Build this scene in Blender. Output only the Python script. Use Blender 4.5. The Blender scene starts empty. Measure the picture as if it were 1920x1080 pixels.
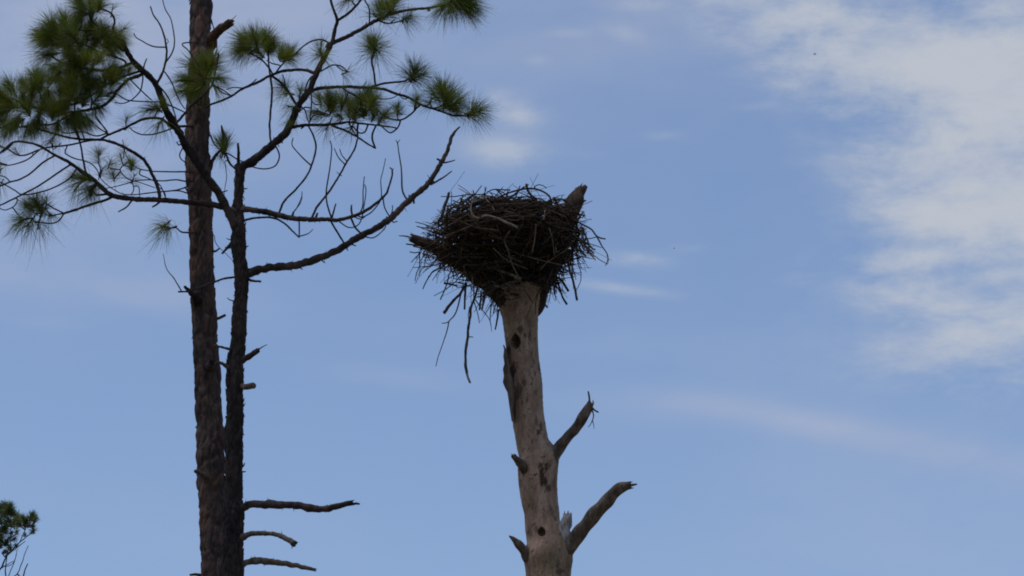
import bpy, math, random
import numpy as np
from mathutils import Vector, Matrix, noise

R = math.radians
SC = bpy.context.scene
COL = SC.collection
rng = random.Random(7)

# ---------------------------------------------------------------- camera
CAM = Vector((0.0, 0.0, 1.6))
PITCH = R(20.0)
HFOV = R(18.0)
cd = bpy.data.cameras.new('camera')
cd.sensor_width = 36.0
cd.angle = HFOV
cd.clip_start = 0.1
cd.clip_end = 6000
cam = bpy.data.objects.new('camera', cd)
cam.location = CAM
cam.rotation_euler = (R(90) + PITCH, 0, 0)
COL.objects.link(cam)
SC.camera = cam

FWD = Vector((0, math.cos(PITCH), math.sin(PITCH)))
UPV = Vector((0, -math.sin(PITCH), math.cos(PITCH)))
FPX = 960.0 / math.tan(HFOV / 2)


def ray(px, py):
    return Vector(((px - 960.0) / FPX, 0, 0)) + UPV * ((540.0 - py) / FPX) + FWD


def at(px, py, Y):
    """point of the upright plane y = Y seen at a photo pixel, and metres per photo pixel there"""
    d = ray(px, py)
    t = Y / d.y
    return CAM + d * t, t / FPX


# ---------------------------------------------------------------- exposure
SC.view_settings.view_transform = 'Standard'
SC.view_settings.look = 'None'
SC.view_settings.gamma = 1.0
SC.view_settings.exposure = 0.0
SC.view_settings.use_curve_mapping = False
SC.cycles.filter_width = 1.9
SC.cycles.max_bounces = 6

# ---------------------------------------------------------------- sun
SUN_EL, SUN_AZ = 73.0, -118.0        # azimuth measured from +Y (view direction) towards +X
sd = Vector((math.sin(R(SUN_AZ)) * math.cos(R(SUN_EL)), math.cos(R(SUN_AZ)) * math.cos(R(SUN_EL)), math.sin(R(SUN_EL))))
sl = bpy.data.lights.new('sun', 'SUN')
sl.energy = 1.9
sl.angle = R(14)
sl.color = (1.0, 0.90, 0.78)
so = bpy.data.objects.new('sun', sl)
so.rotation_euler = (-sd).to_track_quat('-Z', 'Y').to_euler()
so.location = (0, 0, 60)
COL.objects.link(so)

# ---------------------------------------------------------------- sky
w = bpy.data.worlds.new('World')
SC.world = w
w.use_nodes = True
nt = w.node_tree
nt.nodes.clear()
LK = nt.links.new


def nd(t, **kw):
    n = nt.nodes.new(t)
    for k, v in kw.items():
        setattr(n, k, v)
    return n


def M(op, a, b=None, c=None, clamp=False):
    n = nd('ShaderNodeMath', operation=op)
    n.use_clamp = clamp
    for i, v in enumerate((a, b, c)):
        if v is None:
            continue
        if isinstance(v, (int, float)):
            n.inputs[i].default_value = v
        else:
            LK(v, n.inputs[i])
    return n.outputs[0]


sky = nd('ShaderNodeTexSky', sky_type='NISHITA')
sky.sun_disc = False
sky.sun_elevation = R(SUN_EL)
sky.sun_rotation = R(SUN_AZ)
sky.air_density = 1.0
sky.dust_density = 1.2
sky.ozone_density = 1.6
tc = nd('ShaderNodeTexCoord')
sep = nd('ShaderNodeSeparateXYZ')
LK(tc.outputs['Generated'], sep.inputs[0])
X, Y_, Z_ = sep.outputs
el = M('ARCSINE', Z_)
az = M('ARCTAN2', X, Y_)
U = M('ADD', M('MULTIPLY', M('MULTIPLY', az, M('COSINE', el)), FPX), 960.0)
V = M('SUBTRACT', 540.0, M('MULTIPLY', M('SUBTRACT', el, PITCH), FPX))
comb = nd('ShaderNodeCombineXYZ')
LK(U, comb.inputs[0])
LK(V, comb.inputs[1])
UV = comb.outputs[0]


def sky_uv(px, py):
    d = ray(px, py).normalized()
    e = math.asin(d.z)
    a = math.atan2(d.x, d.y)
    return 960 + a * math.cos(e) * FPX, 540 - (e - PITCH) * FPX


def sky_noise(scale, zs, detail=6, rough=0.6, dist=0.3, off=0.0):
    mp = nd('ShaderNodeMapping')
    mp.inputs['Scale'].default_value = (scale, scale, scale * zs)
    mp.inputs['Location'].default_value = (off, off * 2, off * 3)
    mp.inputs['Rotation'].default_value = (0, R(10), 0)
    LK(tc.outputs['Generated'], mp.inputs[0])
    n = nd('ShaderNodeTexNoise')
    n.inputs['Scale'].default_value = 1
    n.inputs['Detail'].default_value = detail
    n.inputs['Roughness'].default_value = rough
    n.inputs['Distortion'].default_value = dist
    LK(mp.outputs[0], n.inputs['Vector'])
    return n.outputs['Fac']


def blob(px, py, rx, ry, tilt=0.0):
    u, v = sky_uv(px, py)
    s = nd('ShaderNodeVectorMath', operation='SUBTRACT')
    LK(UV, s.inputs[0])
    s.inputs[1].default_value = (u, v, 0)
    r = nd('ShaderNodeVectorRotate', rotation_type='Z_AXIS')
    LK(s.outputs[0], r.inputs['Vector'])
    r.inputs['Angle'].default_value = -R(tilt)
    m = nd('ShaderNodeVectorMath', operation='MULTIPLY')
    LK(r.outputs[0], m.inputs[0])
    m.inputs[1].default_value = (1 / rx, 1 / ry, 0)
    d = nd('ShaderNodeVectorMath', operation='DOT_PRODUCT')
    LK(m.outputs[0], d.inputs[0])
    LK(m.outputs[0], d.inputs[1])
    return M('EXPONENT', M('MULTIPLY', d.outputs['Value'], -1.0))


def total(blobs):
    acc = None
    for b in blobs:
        g = M('MULTIPLY', blob(*b[:-1]), b[-1])
        acc = g if acc is None else M('ADD', acc, g)
    return acc


fine = sky_noise(27, 2.3, 9, 0.66, 0.25, 3.1)
mid = sky_noise(64, 2.4, 7, 0.62, 0.2, 5.9)
big = sky_noise(13, 2.2, 5, 0.55, 0.3, 8.7)
wide = sky_noise(2.3, 2.0, 4, 0.5, 0.2, 1.3)
mass = total([
    (1440, 10, 150, 45, 14, .55), (1590, 50, 190, 80, 10, .70), (1700, 130, 170, 95, 0, .55), (1850, 110, 200, 150, 0, .85),
    (1890, 270, 210, 110, 0, .80), (1730, 300, 130, 50, 0, .38), (1950, 410, 120, 100, 0, .80), (1755, 412, 120, 50, 8, 1.0), (1700, 485, 105, 22, 0, .62), (1800, 350, 60, 25, 0, .4),
    (1760, 565, 175, 38, 6, .70), (1900, 610, 150, 46, 4, .66), (1780, 655, 150, 40, 8, .42), (1880, 710, 130, 45, 0, .48), (1850, 520, 110, 16, 0, .55),
    (2250, 150, 300, 500, 0, 1.0), (1500, 260, 170, 200, 20, .16), (1580, 480, 130, 110, 0, .18), (1420, 90, 150, 70, 20, .25), (1660, 700, 190, 70, 10, .3),
])
dens = M('ADD', mass, M('ADD', M('MULTIPLY', M('SUBTRACT', fine, 0.5), 2.3), M('MULTIPLY', M('SUBTRACT', mid, 0.5), 0.9)))
dens = M('ADD', dens, M('MULTIPLY', M('SUBTRACT', big, 0.5), 1.2))
dens = M('MULTIPLY', dens, M('ADD', M('MULTIPLY', mass, 2.2, clamp=True), 0.0, clamp=True))
mr = nd('ShaderNodeMapRange', interpolation_type='SMOOTHSTEP')
LK(dens, mr.inputs[0])
mr.inputs[1].default_value = -0.02
mr.inputs[2].default_value = 1.6
mr.inputs[3].default_value = 0
mr.inputs[4].default_value = 0.97
wisps = total([
    (960, 215, 52, 26, 8, .85), (950, 285, 75, 28, 6, .95), (925, 180, 30, 16, 0, .5), (1190, 487, 58, 13, 5, .6), (1165, 541, 85, 10, 8, .5),
    (1066, 62, 32, 9, 0, .35), (1010, 113, 24, 9, 0, .28), (1172, 62, 40, 15, 20, .3), (1240, 254, 38, 8, 0, .22),
    (1195, 8, 70, 14, 0, .4), (1480, 157, 30, 8, 0, .3), (1345, 60, 70, 30, 25, .35), (1290, 466, 40, 10, 0, .15), (1100, 290, 40, 8, 0, .12),
    (1510, 525, 50, 12, 0, .3), (1560, 260, 60, 14, 0, .2), (930, 180, 22, 12, 0, .3), (1420, 200, 40, 8, 0, .2),
])
wf = M('ADD', M('MULTIPLY', M('SUBTRACT', fine, 0.5), 4.0), 0.75, clamp=True)
wisps = M('MULTIPLY', wisps, wf)
haze = total([
    (1560, 800, 260, 28, 11, .26), (1850, 868, 200, 36, 9, .22), (1230, 757, 220, 30, 2, .11),
    (720, 705, 170, 24, 4, .17), (200, 545, 330, 42, 2, .17), (90, 605, 60, 10, 0, .10), (150, 20, 620, 260, 0, .42), (60, 300, 300, 240, 0, .25),
    (1900, 760, 420, 160, 0, .12), (1850, 1000, 500, 150, 0, .16), (1150, 30, 500, 140, 0, .22), (1000, 640, 600, 40, 3, .05), (420, 1000, 400, 80, 0, .05),
])
haze = M('ADD', haze, 0.06)
haze = M('MULTIPLY', haze, M('ADD', M('ADD', M('MULTIPLY', M('SUBTRACT', big, 0.5), 2.6), M('MULTIPLY', M('SUBTRACT', fine, 0.5), 1.0)), 1.0), clamp=True)
gen = nd('ShaderNodeMapRange', interpolation_type='SMOOTHSTEP')      # thin cirrus over the rest of the sky
LK(M('ADD', wide, M('MULTIPLY', M('SUBTRACT', big, 0.5), 0.35)), gen.inputs[0])
gen.inputs[1].default_value = 0.55
gen.inputs[2].default_value = 0.85
gen.inputs[4].default_value = 0.55
cov = M('SUBTRACT', 1.0, M('MULTIPLY', M('SUBTRACT', 1.0, mr.outputs[0]),
      M('SUBTRACT', 1.0, M('MINIMUM', M('MULTIPLY', wisps, 0.8), 0.6))))
away = M('SUBTRACT', 1.0, blob(960, 540, 1500, 900))
cov = M('MAXIMUM', cov, M('MULTIPLY', gen.outputs[0], away), clamp=True)

tint = nd('ShaderNodeMix', data_type='RGBA', blend_type='MULTIPLY')
tint.inputs[0].default_value = 1
LK(sky.outputs[0], tint.inputs[6])
tint.inputs[7].default_value = (0.875, 0.915, 0.985, 1)
hz = nd('ShaderNodeMix', data_type='RGBA')          # thin high haze veil
LK(haze, hz.inputs[0])
LK(tint.outputs[2], hz.inputs[6])
hz.inputs[7].default_value = (3.1, 3.38, 4.3, 1)
mx = nd('ShaderNodeMix', data_type='RGBA')
LK(cov, mx.inputs[0])
LK(hz.outputs[2], mx.inputs[6])
mx.inputs[7].default_value = (3.62, 3.88, 4.35, 1)
bg = nd('ShaderNodeBackground')
bg.inputs['Strength'].default_value = 0.14
LK(mx.outputs[2], bg.inputs[0])
wo = nd('ShaderNodeOutputWorld')
LK(bg.outputs[0], wo.inputs[0])

# ---------------------------------------------------------------- materials


def mat(name, rough=0.9, spec=0.15):
    m = bpy.data.materials.new(name)
    m.use_nodes = True
    b = m.node_tree.nodes['Principled BSDF']
    b.inputs['Roughness'].default_value = rough
    b.inputs['Specular IOR Level'].default_value = spec
    return m, m.node_tree, b


def tex(t, kind, scale, vec=(1, 1, 1), **inp):
    c = t.nodes.new('ShaderNodeTexCoord')
    mp = t.nodes.new('ShaderNodeMapping')
    mp.inputs['Scale'].default_value = vec
    t.links.new(c.outputs['Object'], mp.inputs[0])
    n = t.nodes.new(kind)
    n.inputs['Scale'].default_value = scale
    for k, v in inp.items():
        n.inputs[k].default_value = v
    t.links.new(mp.outputs[0], n.inputs['Vector'])
    return n


def ramp(t, src, stops):
    r = t.nodes.new('ShaderNodeValToRGB')
    e = r.color_ramp.elements
    while len(e) < len(stops):
        e.new(0.5)
    for i, (p, c) in enumerate(stops):
        e[i].position = p
        e[i].color = (*c, 1)
    t.links.new(src, r.inputs[0])
    return r.outputs[0]


def mix(t, fac, a, b, mode='MIX'):
    n = t.nodes.new('ShaderNodeMix')
    n.data_type = 'RGBA'
    n.blend_type = mode
    for s, v in ((0, fac), (6, a), (7, b)):
        if isinstance(v, (int, float)):
            n.inputs[s].default_value = v
        elif isinstance(v, tuple):
            n.inputs[s].default_value = (*v, 1)
        else:
            t.links.new(v, n.inputs[s])
    return n.outputs[2]


def bump(t, b, src, strength, dist):
    n = t.nodes.new('ShaderNodeBump')
    n.inputs['Strength'].default_value = strength
    n.inputs['Distance'].default_value = dist
    t.links.new(src, n.inputs['Height'])
    t.links.new(n.outputs[0], b.inputs['Normal'])


def bark_material(name, dark, mid, light, red):
    m, t, b = mat(name)
    v = tex(t, 'ShaderNodeTexVoronoi', 11, (1, 1, 0.42))
    sp = t.nodes.new('ShaderNodeSeparateColor')
    t.links.new(v.outputs['Color'], sp.inputs[0])
    n = tex(t, 'ShaderNodeTexNoise', 26, (1, 1, 0.4), Detail=7.0, Roughness=0.7)
    c1 = ramp(t, n.outputs['Fac'], [(0.3, dark), (0.55, mid), (0.78, light)])
    c2 = ramp(t, sp.outputs[0], [(0.45, (0, 0, 0)), (0.95, (.75, .75, .75))])
    c = mix(t, c2, c1, red)
    big = tex(t, 'ShaderNodeTexNoise', 2.4, (1, 1, 0.5), Detail=3.0)
    c = mix(t, 0.75, c, ramp(t, big.outputs['Fac'], [(0.38, (0.42, 0.42, 0.45)), (0.62, (1.3, 1.2, 1.1))]), 'MULTIPLY')
    t.links.new(c, b.inputs['Base Color'])
    bump(t, b, n.outputs['Fac'], 0.8, 0.012)
    return m


M_BARK_A = bark_material('pine_bark_brown', (0.020, 0.015, 0.014), (0.074, 0.055, 0.050), (0.21, 0.163, 0.145), (0.125, 0.070, 0.052))
M_BARK_B = bark_material('pine_bark_dark', (0.011, 0.009, 0.009), (0.031, 0.025, 0.024), (0.090, 0.072, 0.066), (0.050, 0.034, 0.028))
M_BRANCH = bark_material('pine_branch_bark', (0.018, 0.014, 0.014), (0.042, 0.033, 0.032), (0.115, 0.094, 0.090), (0.075, 0.054, 0.050))


def simple_wood(name, a, c, d, scale=30, vec=(1, 1, .4)):
    m, t, b = mat(name)
    n = tex(t, 'ShaderNodeTexNoise', scale, vec, Detail=6.0, Roughness=0.65)
    t.links.new(ramp(t, n.outputs['Fac'], [(0.3, a), (0.52, c), (0.75, d)]), b.inputs['Base Color'])
    bump(t, b, n.outputs['Fac'], 0.6, 0.006)
    return m


M_DEAD = simple_wood('weathered_dead_wood', (0.030, 0.025, 0.022), (0.085, 0.070, 0.060), (0.17, 0.145, 0.125))
M_SPLINTER = simple_wood('splintered_wood', (0.028, 0.014, 0.010), (0.062, 0.031, 0.020), (0.12, 0.068, 0.046), 40)
M_PALE = simple_wood('pale_splintered_wood', (0.10, 0.085, 0.075), (0.34, 0.31, 0.29), (0.50, 0.47, 0.45), 34, (1, 1, .25))
M_LIMB = simple_wood('snag_limb_wood', (0.036, 0.027, 0.022), (0.105, 0.080, 0.064), (0.23, 0.185, 0.155), 16, (1, 1, .5))


M_PRONG_SHADED = simple_wood('shade_darkened_prong_wood', (0.016, 0.011, 0.008), (0.042, 0.029, 0.021), (0.095, 0.070, 0.052), 18, (1, 1, .5))  # limb wood darkened, the nest's shade on the prongs put into the colour
M_SLAB = simple_wood('old_bark_slab', (0.05, 0.036, 0.028), (0.11, 0.082, 0.064), (0.19, 0.15, 0.12), 20, (1, 1, .35))


def snag_material():
    m, t, b = mat('bare_weathered_trunk_wood', 0.85)
    n1 = tex(t, 'ShaderNodeTexNoise', 8.5, (1, 1, .4), Detail=8.0, Roughness=0.62, Distortion=0.4)
    base = ramp(t, n1.outputs['Fac'], [(0.28, (0.120, 0.078, 0.052)), (0.48, (0.275, 0.182, 0.126)), (0.70, (0.42, 0.302, 0.225))])
    n2 = tex(t, 'ShaderNodeTexNoise', 2.2, (1, 1, .6), Detail=4.0)
    base = mix(t, ramp(t, n2.outputs['Fac'], [(0.52, (0, 0, 0)), (0.68, (.75, .75, .75))]), base, (0.165, 0.122, 0.072))
    g = tex(t, 'ShaderNodeTexNoise', 42, (1, 1, .09), Detail=5.0, Roughness=0.6)
    base = mix(t, 0.55, base, ramp(t, g.outputs['Fac'], [(0.3, (0.72, 0.70, 0.68)), (0.7, (1.15, 1.15, 1.15))]), 'MULTIPLY')
    n3 = tex(t, 'ShaderNodeTexNoise', 24, (1, 1, .55), Detail=5.0, Roughness=0.7)
    base = mix(t, ramp(t, n3.outputs['Fac'], [(0.58, (0, 0, 0)), (0.63, (.8, .8, .8))]), base, (0.075, 0.057, 0.046))
    ck = tex(t, 'ShaderNodeTexNoise', 26, (1, 1, .07), Detail=3.0, Roughness=0.5, Distortion=0.2)
    base = mix(t, ramp(t, ck.outputs['Fac'], [(0.485, (0, 0, 0)), (0.50, (.55, .55, .55)), (0.515, (0, 0, 0))]), base, (0.06, 0.043, 0.033))
    sp = tex(t, 'ShaderNodeTexNoise', 70, (1, 1, .5), Detail=3.0, Roughness=0.6)
    base = mix(t, ramp(t, sp.outputs['Fac'], [(0.64, (0, 0, 0)), (0.72, (.85, .85, .85))]), base, (0.05, 0.038, 0.030))
    lt = tex(t, 'ShaderNodeTexNoise', 33, (1, 1, .8), Detail=5.0, Roughness=0.7)
    base = mix(t, ramp(t, lt.outputs['Fac'], [(0.60, (0, 0, 0)), (0.74, (.7, .7, .7))]), base, (0.44, 0.37, 0.30))
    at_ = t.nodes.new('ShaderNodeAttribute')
    at_.attribute_name = 'stain_and_hole_shade'
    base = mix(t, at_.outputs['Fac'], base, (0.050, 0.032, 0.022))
    t.links.new(base, b.inputs['Base Color'])
    bump(t, b, g.outputs['Fac'], 0.5, 0.006)
    return m


M_SNAG = snag_material()


def stick_material():
    m, t, b = mat('nest_stick_wood')
    geo = t.nodes.new('ShaderNodeNewGeometry')
    c = ramp(t, geo.outputs['Random Per Island'], [(0.0, (0.009, 0.007, 0.005)), (0.5, (0.026, 0.019, 0.014)), (0.85, (0.070, 0.052, 0.039)), (0.98, (0.20, 0.16, 0.12))])
    n = tex(t, 'ShaderNodeTexNoise', 18, Detail=5.0)
    c = mix(t, 0.8, c, ramp(t, n.outputs['Fac'], [(0.3, (0.55, 0.55, 0.55)), (0.7, (1.4, 1.35, 1.3))]), 'MULTIPLY')
    oi = t.nodes.new('ShaderNodeObjectInfo')
    c = mix(t, 0.7, c, ramp(t, oi.outputs['Random'], [(0.0, (0.5, 0.48, 0.48)), (0.6, (1.0, 0.97, 0.92)), (1.0, (1.9, 1.75, 1.6))]), 'MULTIPLY')
    t.links.new(c, b.inputs['Base Color'])
    return m


M_STICK = stick_material()
M_STICK_PALE = simple_wood('bleached_stick_wood', (0.08, 0.062, 0.046), (0.18, 0.150, 0.118), (0.28, 0.24, 0.20), 22)
M_STICK_MID = simple_wood('brown_stick_wood', (0.022, 0.016, 0.012), (0.060, 0.045, 0.034), (0.12, 0.094, 0.072), 22)


def needle_material(name, a, b_, c_, dry=(0.14, 0.10, 0.05)):
    m, t, b = mat(name, 0.55, 0.3)
    geo = t.nodes.new('ShaderNodeNewGeometry')
    c = ramp(t, geo.outputs['Random Per Island'], [(0.0, a), (0.5, b_), (0.88, c_), (0.94, dry)])
    oi = t.nodes.new('ShaderNodeObjectInfo')
    c = mix(t, 0.8, c, ramp(t, oi.outputs['Random'], [(0.0, (0.45, 0.50, 0.65)), (0.5, (0.9, 0.9, 0.9)), (1.0, (1.35, 1.2, 0.8))]), 'MULTIPLY')
    t.links.new(c, b.inputs['Base Color'])
    tr = t.nodes.new('ShaderNodeBsdfTranslucent')
    t.links.new(c, tr.inputs[0])
    ms = t.nodes.new('ShaderNodeMixShader')
    ms.inputs[0].default_value = 0.38
    t.links.new(b.outputs[0], ms.inputs[1])
    t.links.new(tr.outputs[0], ms.inputs[2])
    t.links.new(ms.outputs[0], t.nodes['Material Output'].inputs[0])
    return m


M_NEEDLE = needle_material('pine_needles', (0.068, 0.100, 0.012), (0.118, 0.172, 0.018), (0.21, 0.24, 0.048), (0.16, 0.10, 0.045))
M_NEEDLE_FAR = needle_material('pine_needles_grey_green', (0.05, 0.075, 0.022), (0.085, 0.125, 0.034), (0.14, 0.17, 0.06))

# ---------------------------------------------------------------- mesh helpers


def link(name, verts, faces, material, parent=None, smooth=True):
    me = bpy.data.meshes.new(name)
    me.from_pydata([tuple(v) for v in verts], [], faces)
    me.materials.append(material)
    if smooth:
        me.polygons.foreach_set('use_smooth', [True] * len(me.polygons))
    me.update()
    o = bpy.data.objects.new(name, me)
    COL.objects.link(o)
    if parent is not None:
        o.parent = parent
        o.location = (0, 0, 0)
    return o


def empty(name, loc, label, cat, group=None):
    o = bpy.data.objects.new(name, None)
    o.empty_display_size = 0.3
    COL.objects.link(o)
    o.location = loc
    o['label'] = label
    o['category'] = cat
    if group:
        o['group'] = group
    return o


def wpos(o):
    """world offset of an object tree built only from unrotated parents"""
    v = Vector(o.location)
    while o.parent:
        o = o.parent
        v += o.location
    return v


def smooth_path(pts, step):
    """Catmull-Rom through points with attributes (numpy rows), resampled about every `step` of the first two columns"""
    P = np.array(pts, float)
    if len(P) == 2:
        n = max(2, int(np.linalg.norm(P[1, :2] - P[0, :2]) / step) + 1)
        s = np.linspace(0, 1, n + 1)[:, None]
        return P[0] * (1 - s) + P[1] * s
    Q = np.vstack([2 * P[0] - P[1], P, 2 * P[-1] - P[-2]])
    out = []
    for i in range(1, len(Q) - 2):
        p0, p1, p2, p3 = Q[i - 1], Q[i], Q[i + 1], Q[i + 2]
        n = max(1, int(np.linalg.norm(p2[:2] - p1[:2]) / step))
        for k in range(n):
            s = k / n
            out.append(0.5 * ((2 * p1) + (-p0 + p2) * s + (2 * p0 - 5 * p1 + 4 * p2 - p3) * s * s + (-p0 + 3 * p1 - 3 * p2 + p3) * s ** 3))
    out.append(Q[-2])
    return np.array(out)


def tube(centres, radii, sides, tip='point', disp=None, rough=0.0, seed=0, spikes=0.0):
    """a tube round a polyline in metres; disp(a, s, p) gives extra radius; tip: point / flat / broken"""
    C = [Vector(c) for c in centres]
    n = len(C)
    verts, faces = [], []
    t_prev = (C[1] - C[0]).normalized()
    ref = Vector((0, -1, 0)) if abs(t_prev.y) < 0.9 else Vector((1, 0, 0))
    nrm = (ref - t_prev * ref.dot(t_prev)).normalized()
    s = 0.0
    for i in range(n):
        t = (C[min(i + 1, n - 1)] - C[max(i - 1, 0)]).normalized()
        nrm = (nrm - t * nrm.dot(t))
        nrm = nrm.normalized() if nrm.length > 1e-6 else t.orthogonal().normalized()
        bi = t.cross(nrm)
        if i:
            s += (C[i] - C[i - 1]).length
        for k in range(sides):
            a = 2 * math.pi * k / sides
            dirv = nrm * math.cos(a) + bi * math.sin(a)
            r = radii[i]
            p = C[i] + dirv * r
            if rough:
                r *= 1 + rough * noise.noise(Vector((p.x * 0.9, p.y * 0.9, p.z * 0.9)) / max(radii[0], .004) + Vector((seed, 0, 0)))
            if disp:
                r += disp(a, s, p, r)
            q = C[i] + dirv * r
            if i == n - 1 and tip == 'broken':
                q += t * (spikes * abs(noise.noise(Vector((math.cos(a) * 2.3, math.sin(a) * 2.3, seed)))) * 2.2 + spikes * 0.25 * (k % 2))
            verts.append(q)
    for i in range(n - 1):
        for k in range(sides):
            k2 = (k + 1) % sides
            faces.append((i * sides + k, i * sides + k2, (i + 1) * sides + k2, (i + 1) * sides + k))
    t = (C[-1] - C[-2]).normalized()
    cap = C[-1] + t * (radii[-1] * (0.8 if tip == 'point' else 0.1)) - (t * radii[-1] * 0.7 if tip == 'broken' else Vector())
    verts.append(cap)
    L = (n - 1) * sides
    for k in range(sides):
        faces.append((L + k, L + (k + 1) % sides, len(verts) - 1))
    verts.append(C[0])
    for k in range(sides):
        faces.append(((k + 1) % sides, k, len(verts) - 1))
    return verts, faces


def shard(p, direction, length, width, out):
    """small pointed splinter (a four-sided pyramid) added to out = (verts, faces)"""
    d = direction.normalized()
    a = d.orthogonal().normalized()
    b = d.cross(a)
    n = len(out[0])
    out[0].extend([p + a * width, p + b * width * .45, p - a * width, p - b * width * .45, p + d * length])
    out[1].extend([(n, n + 1, n + 4), (n + 1, n + 2, n + 4), (n + 2, n + 3, n + 4), (n + 3, n, n + 4), (n + 3, n + 2, n + 1, n)])


def merge(a, b):
    n = len(a[0])
    a[0].extend(b[0])
    a[1].extend(tuple(i + n for i in f) for f in b[1])


# ---------------------------------------------------------------- trees grown from traced branches
class Tree:
    def __init__(self, root, Y):
        self.root, self.Y = root, Y
        self.nodes = []          # (px, py, Y, width, owner object)
        self.seed = 0

    def nearest(self, px, py, woody=False):
        best, bd = None, 1e9
        for nn in self.nodes:
            if woody and nn[3] < 2.6:
                continue
            d = math.hypot(nn[0] - px, nn[1] - py) - nn[3] * 0.25
            if d < bd:
                bd, best = d, nn
        return best, bd

    def limb(self, name, pts, w0, w1=None, Y0=None, Y1=None, material=None, tip='point', parent=None,
             attach=True, end_attach=False, sides=None, disp=None, knobs=True, spikes=0.02, label=None, register=True, bow=0.0):
        self.seed += 1
        if isinstance(pts, str):
            pts = [tuple(float(v) for v in q.split(',')) for q in pts.split()]
        acc = [0.0]
        for a, b in zip(pts, pts[1:]):
            acc.append(acc[-1] + math.hypot(b[0] - a[0], b[1] - a[1]))
        Lpx = acc[-1]
        if w1 is None:
            w1 = w0 * 0.6
        base, bd = self.nearest(pts[0][0], pts[0][1]) if attach else (None, 1e9)
        if Y0 is None:
            Y0 = base[2] if base else self.Y
        if Y1 is None:
            if end_attach:
                Y1 = self.nearest(pts[-1][0], pts[-1][1])[0][2]
            else:
                Y1 = Y0 + rng.uniform(-.45, .45) * Lpx / 228.0
        rows = []
        for p, s in zip(pts, acc):
            f = s / Lpx
            ww = p[2] if len(p) > 2 else w0 + (w1 - w0) * f
            rows.append([p[0], p[1], Y0 + (Y1 - Y0) * f + bow * math.sin(math.pi * f), ww])
        if base and bd < 35 and bd > 0.5:
            rows.insert(0, [base[0], base[1], base[2], rows[0][3] * 1.05])
        mw = max(r[3] for r in rows)
        P = smooth_path(rows, 2.2 if mw > 18 else (3.2 if mw > 6 else 4.0))
        owner = parent or self.root
        off = wpos(owner)
        cs, rs = [], []
        for i, (x, y, Y, ww) in enumerate(P):
            jit = min(1.1, 0.10 * ww + .18) if 0 < i < len(P) - 1 and mw < 30 else 0.0
            x += jit * noise.noise(Vector((self.seed * 3.1, i * 0.35, 0)))
            y += jit * noise.noise(Vector((self.seed * 3.1, i * 0.35, 9)))
            p, mpp = at(x, y, Y)
            cs.append(p - off)
            rs.append(max(ww, 0.8) * 0.5 * mpp)
        if sides is None:
            sides = 22 if mw > 9 else (12 if mw > 5 else 7)
        vf = tube(cs, rs, sides, tip, disp, rough=(0.30 if mw > 4 else 0.2), seed=self.seed, spikes=spikes)
        vf = (list(vf[0]), list(vf[1]))
        if knobs and mw > 3.5:        # spur scars and short broken twiglets
            nk = int(Lpx / 11)
            for _ in range(nk):
                i = rng.randrange(1, len(cs) - 1) if len(cs) > 3 else 0
                t = (cs[min(i + 1, len(cs) - 1)] - cs[i - 1]).normalized()
                d = t.orthogonal().normalized()
                d.rotate(Matrix.Rotation(rng.uniform(0, 6.28), 3, t))
                d = (d + t * rng.uniform(-.3, .8)).normalized()
                ln = rng.choice((.5, .7, .7, 1.0, 2.0)) * rs[i] * rng.uniform(.7, 1.3) + .004
                shard(cs[i] + d * rs[i] * 0.8, d, min(ln, .05), min(rs[i] * .35, .006), vf)
        o = link(name, vf[0], vf[1], material or M_BRANCH, owner)
        if label:
            o['label'] = label
        if register:
            for (x, y, Y, ww) in P:
                self.nodes.append((x, y, Y, ww, o))
        return o

    def tuft(self, px, py, Rpx, dx, dy, kind='d', dY=None, meshes=None, parent=None):
        """needle tuft centred near a photo pixel, its shoot pointing along (dx, -dy) of the picture"""
        near, bd = self.nearest(px, py, woody=False)
        L = math.hypot(dx, dy) or 1
        dx, dy = dx / L, dy / L
        bx, by = px - dx * Rpx * 0.22, py + dy * Rpx * 0.22
        Y = near[2] + (dY if dY is not None else rng.uniform(-.16, .16))
        owner = near[4]
        while owner.parent is not None and owner.parent is not self.root:
            owner = owner.parent
        if owner is self.root:
            pass
        Rpx *= 1.22
        base, mpp = at(bx, by, Y)
        off = wpos(owner)
        if bd > 5:     # the twig that carries it
            n0 = (near[0], near[1])
            mid = ((n0[0] + bx) / 2 + rng.uniform(-4, 4), (n0[1] + by) / 2 + rng.uniform(1, 7))
            rows = [[n0[0], n0[1], near[2], 2.6], [mid[0], mid[1], (near[2] + Y) / 2, 2.4], [bx, by, Y, 2.0], [bx + dx * Rpx * .3, by - dy * Rpx * .3, Y, 1.6]]
            P = smooth_path(rows, 5)
            cs, rs = [], []
            for x, y, yy, ww in P:
                q, m_ = at(x, y, yy)
                cs.append(q - off)
                rs.append(ww * .5 * m_)
            vf = tube(cs, rs, 6, 'point', None, .1, self.seed)
            link('twig', vf[0], vf[1], M_BRANCH, owner)
            self.seed += 1
        dz = rng.uniform(-.45, .45)
        d = Vector((dx, dz, dy)).normalized()
        self.tn = getattr(self, 'tn', 0) + 1
        me = tuft_mesh(d, kind, 100 + self.tn * 7 + int(px), far=bool(meshes))
        o = bpy.data.objects.new('needle_tuft', me)
        COL.objects.link(o)
        o.parent = owner
        o.location = base - off
        s = Rpx * mpp
        o.scale = (s, s, s)
        return o


KINDS = {'d': (430, 54, .16, .30), 'm': (270, 58, .18, .36), 's': (92, 70, .22, .55), 'b': (120, 26, .10, .12)}


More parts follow.
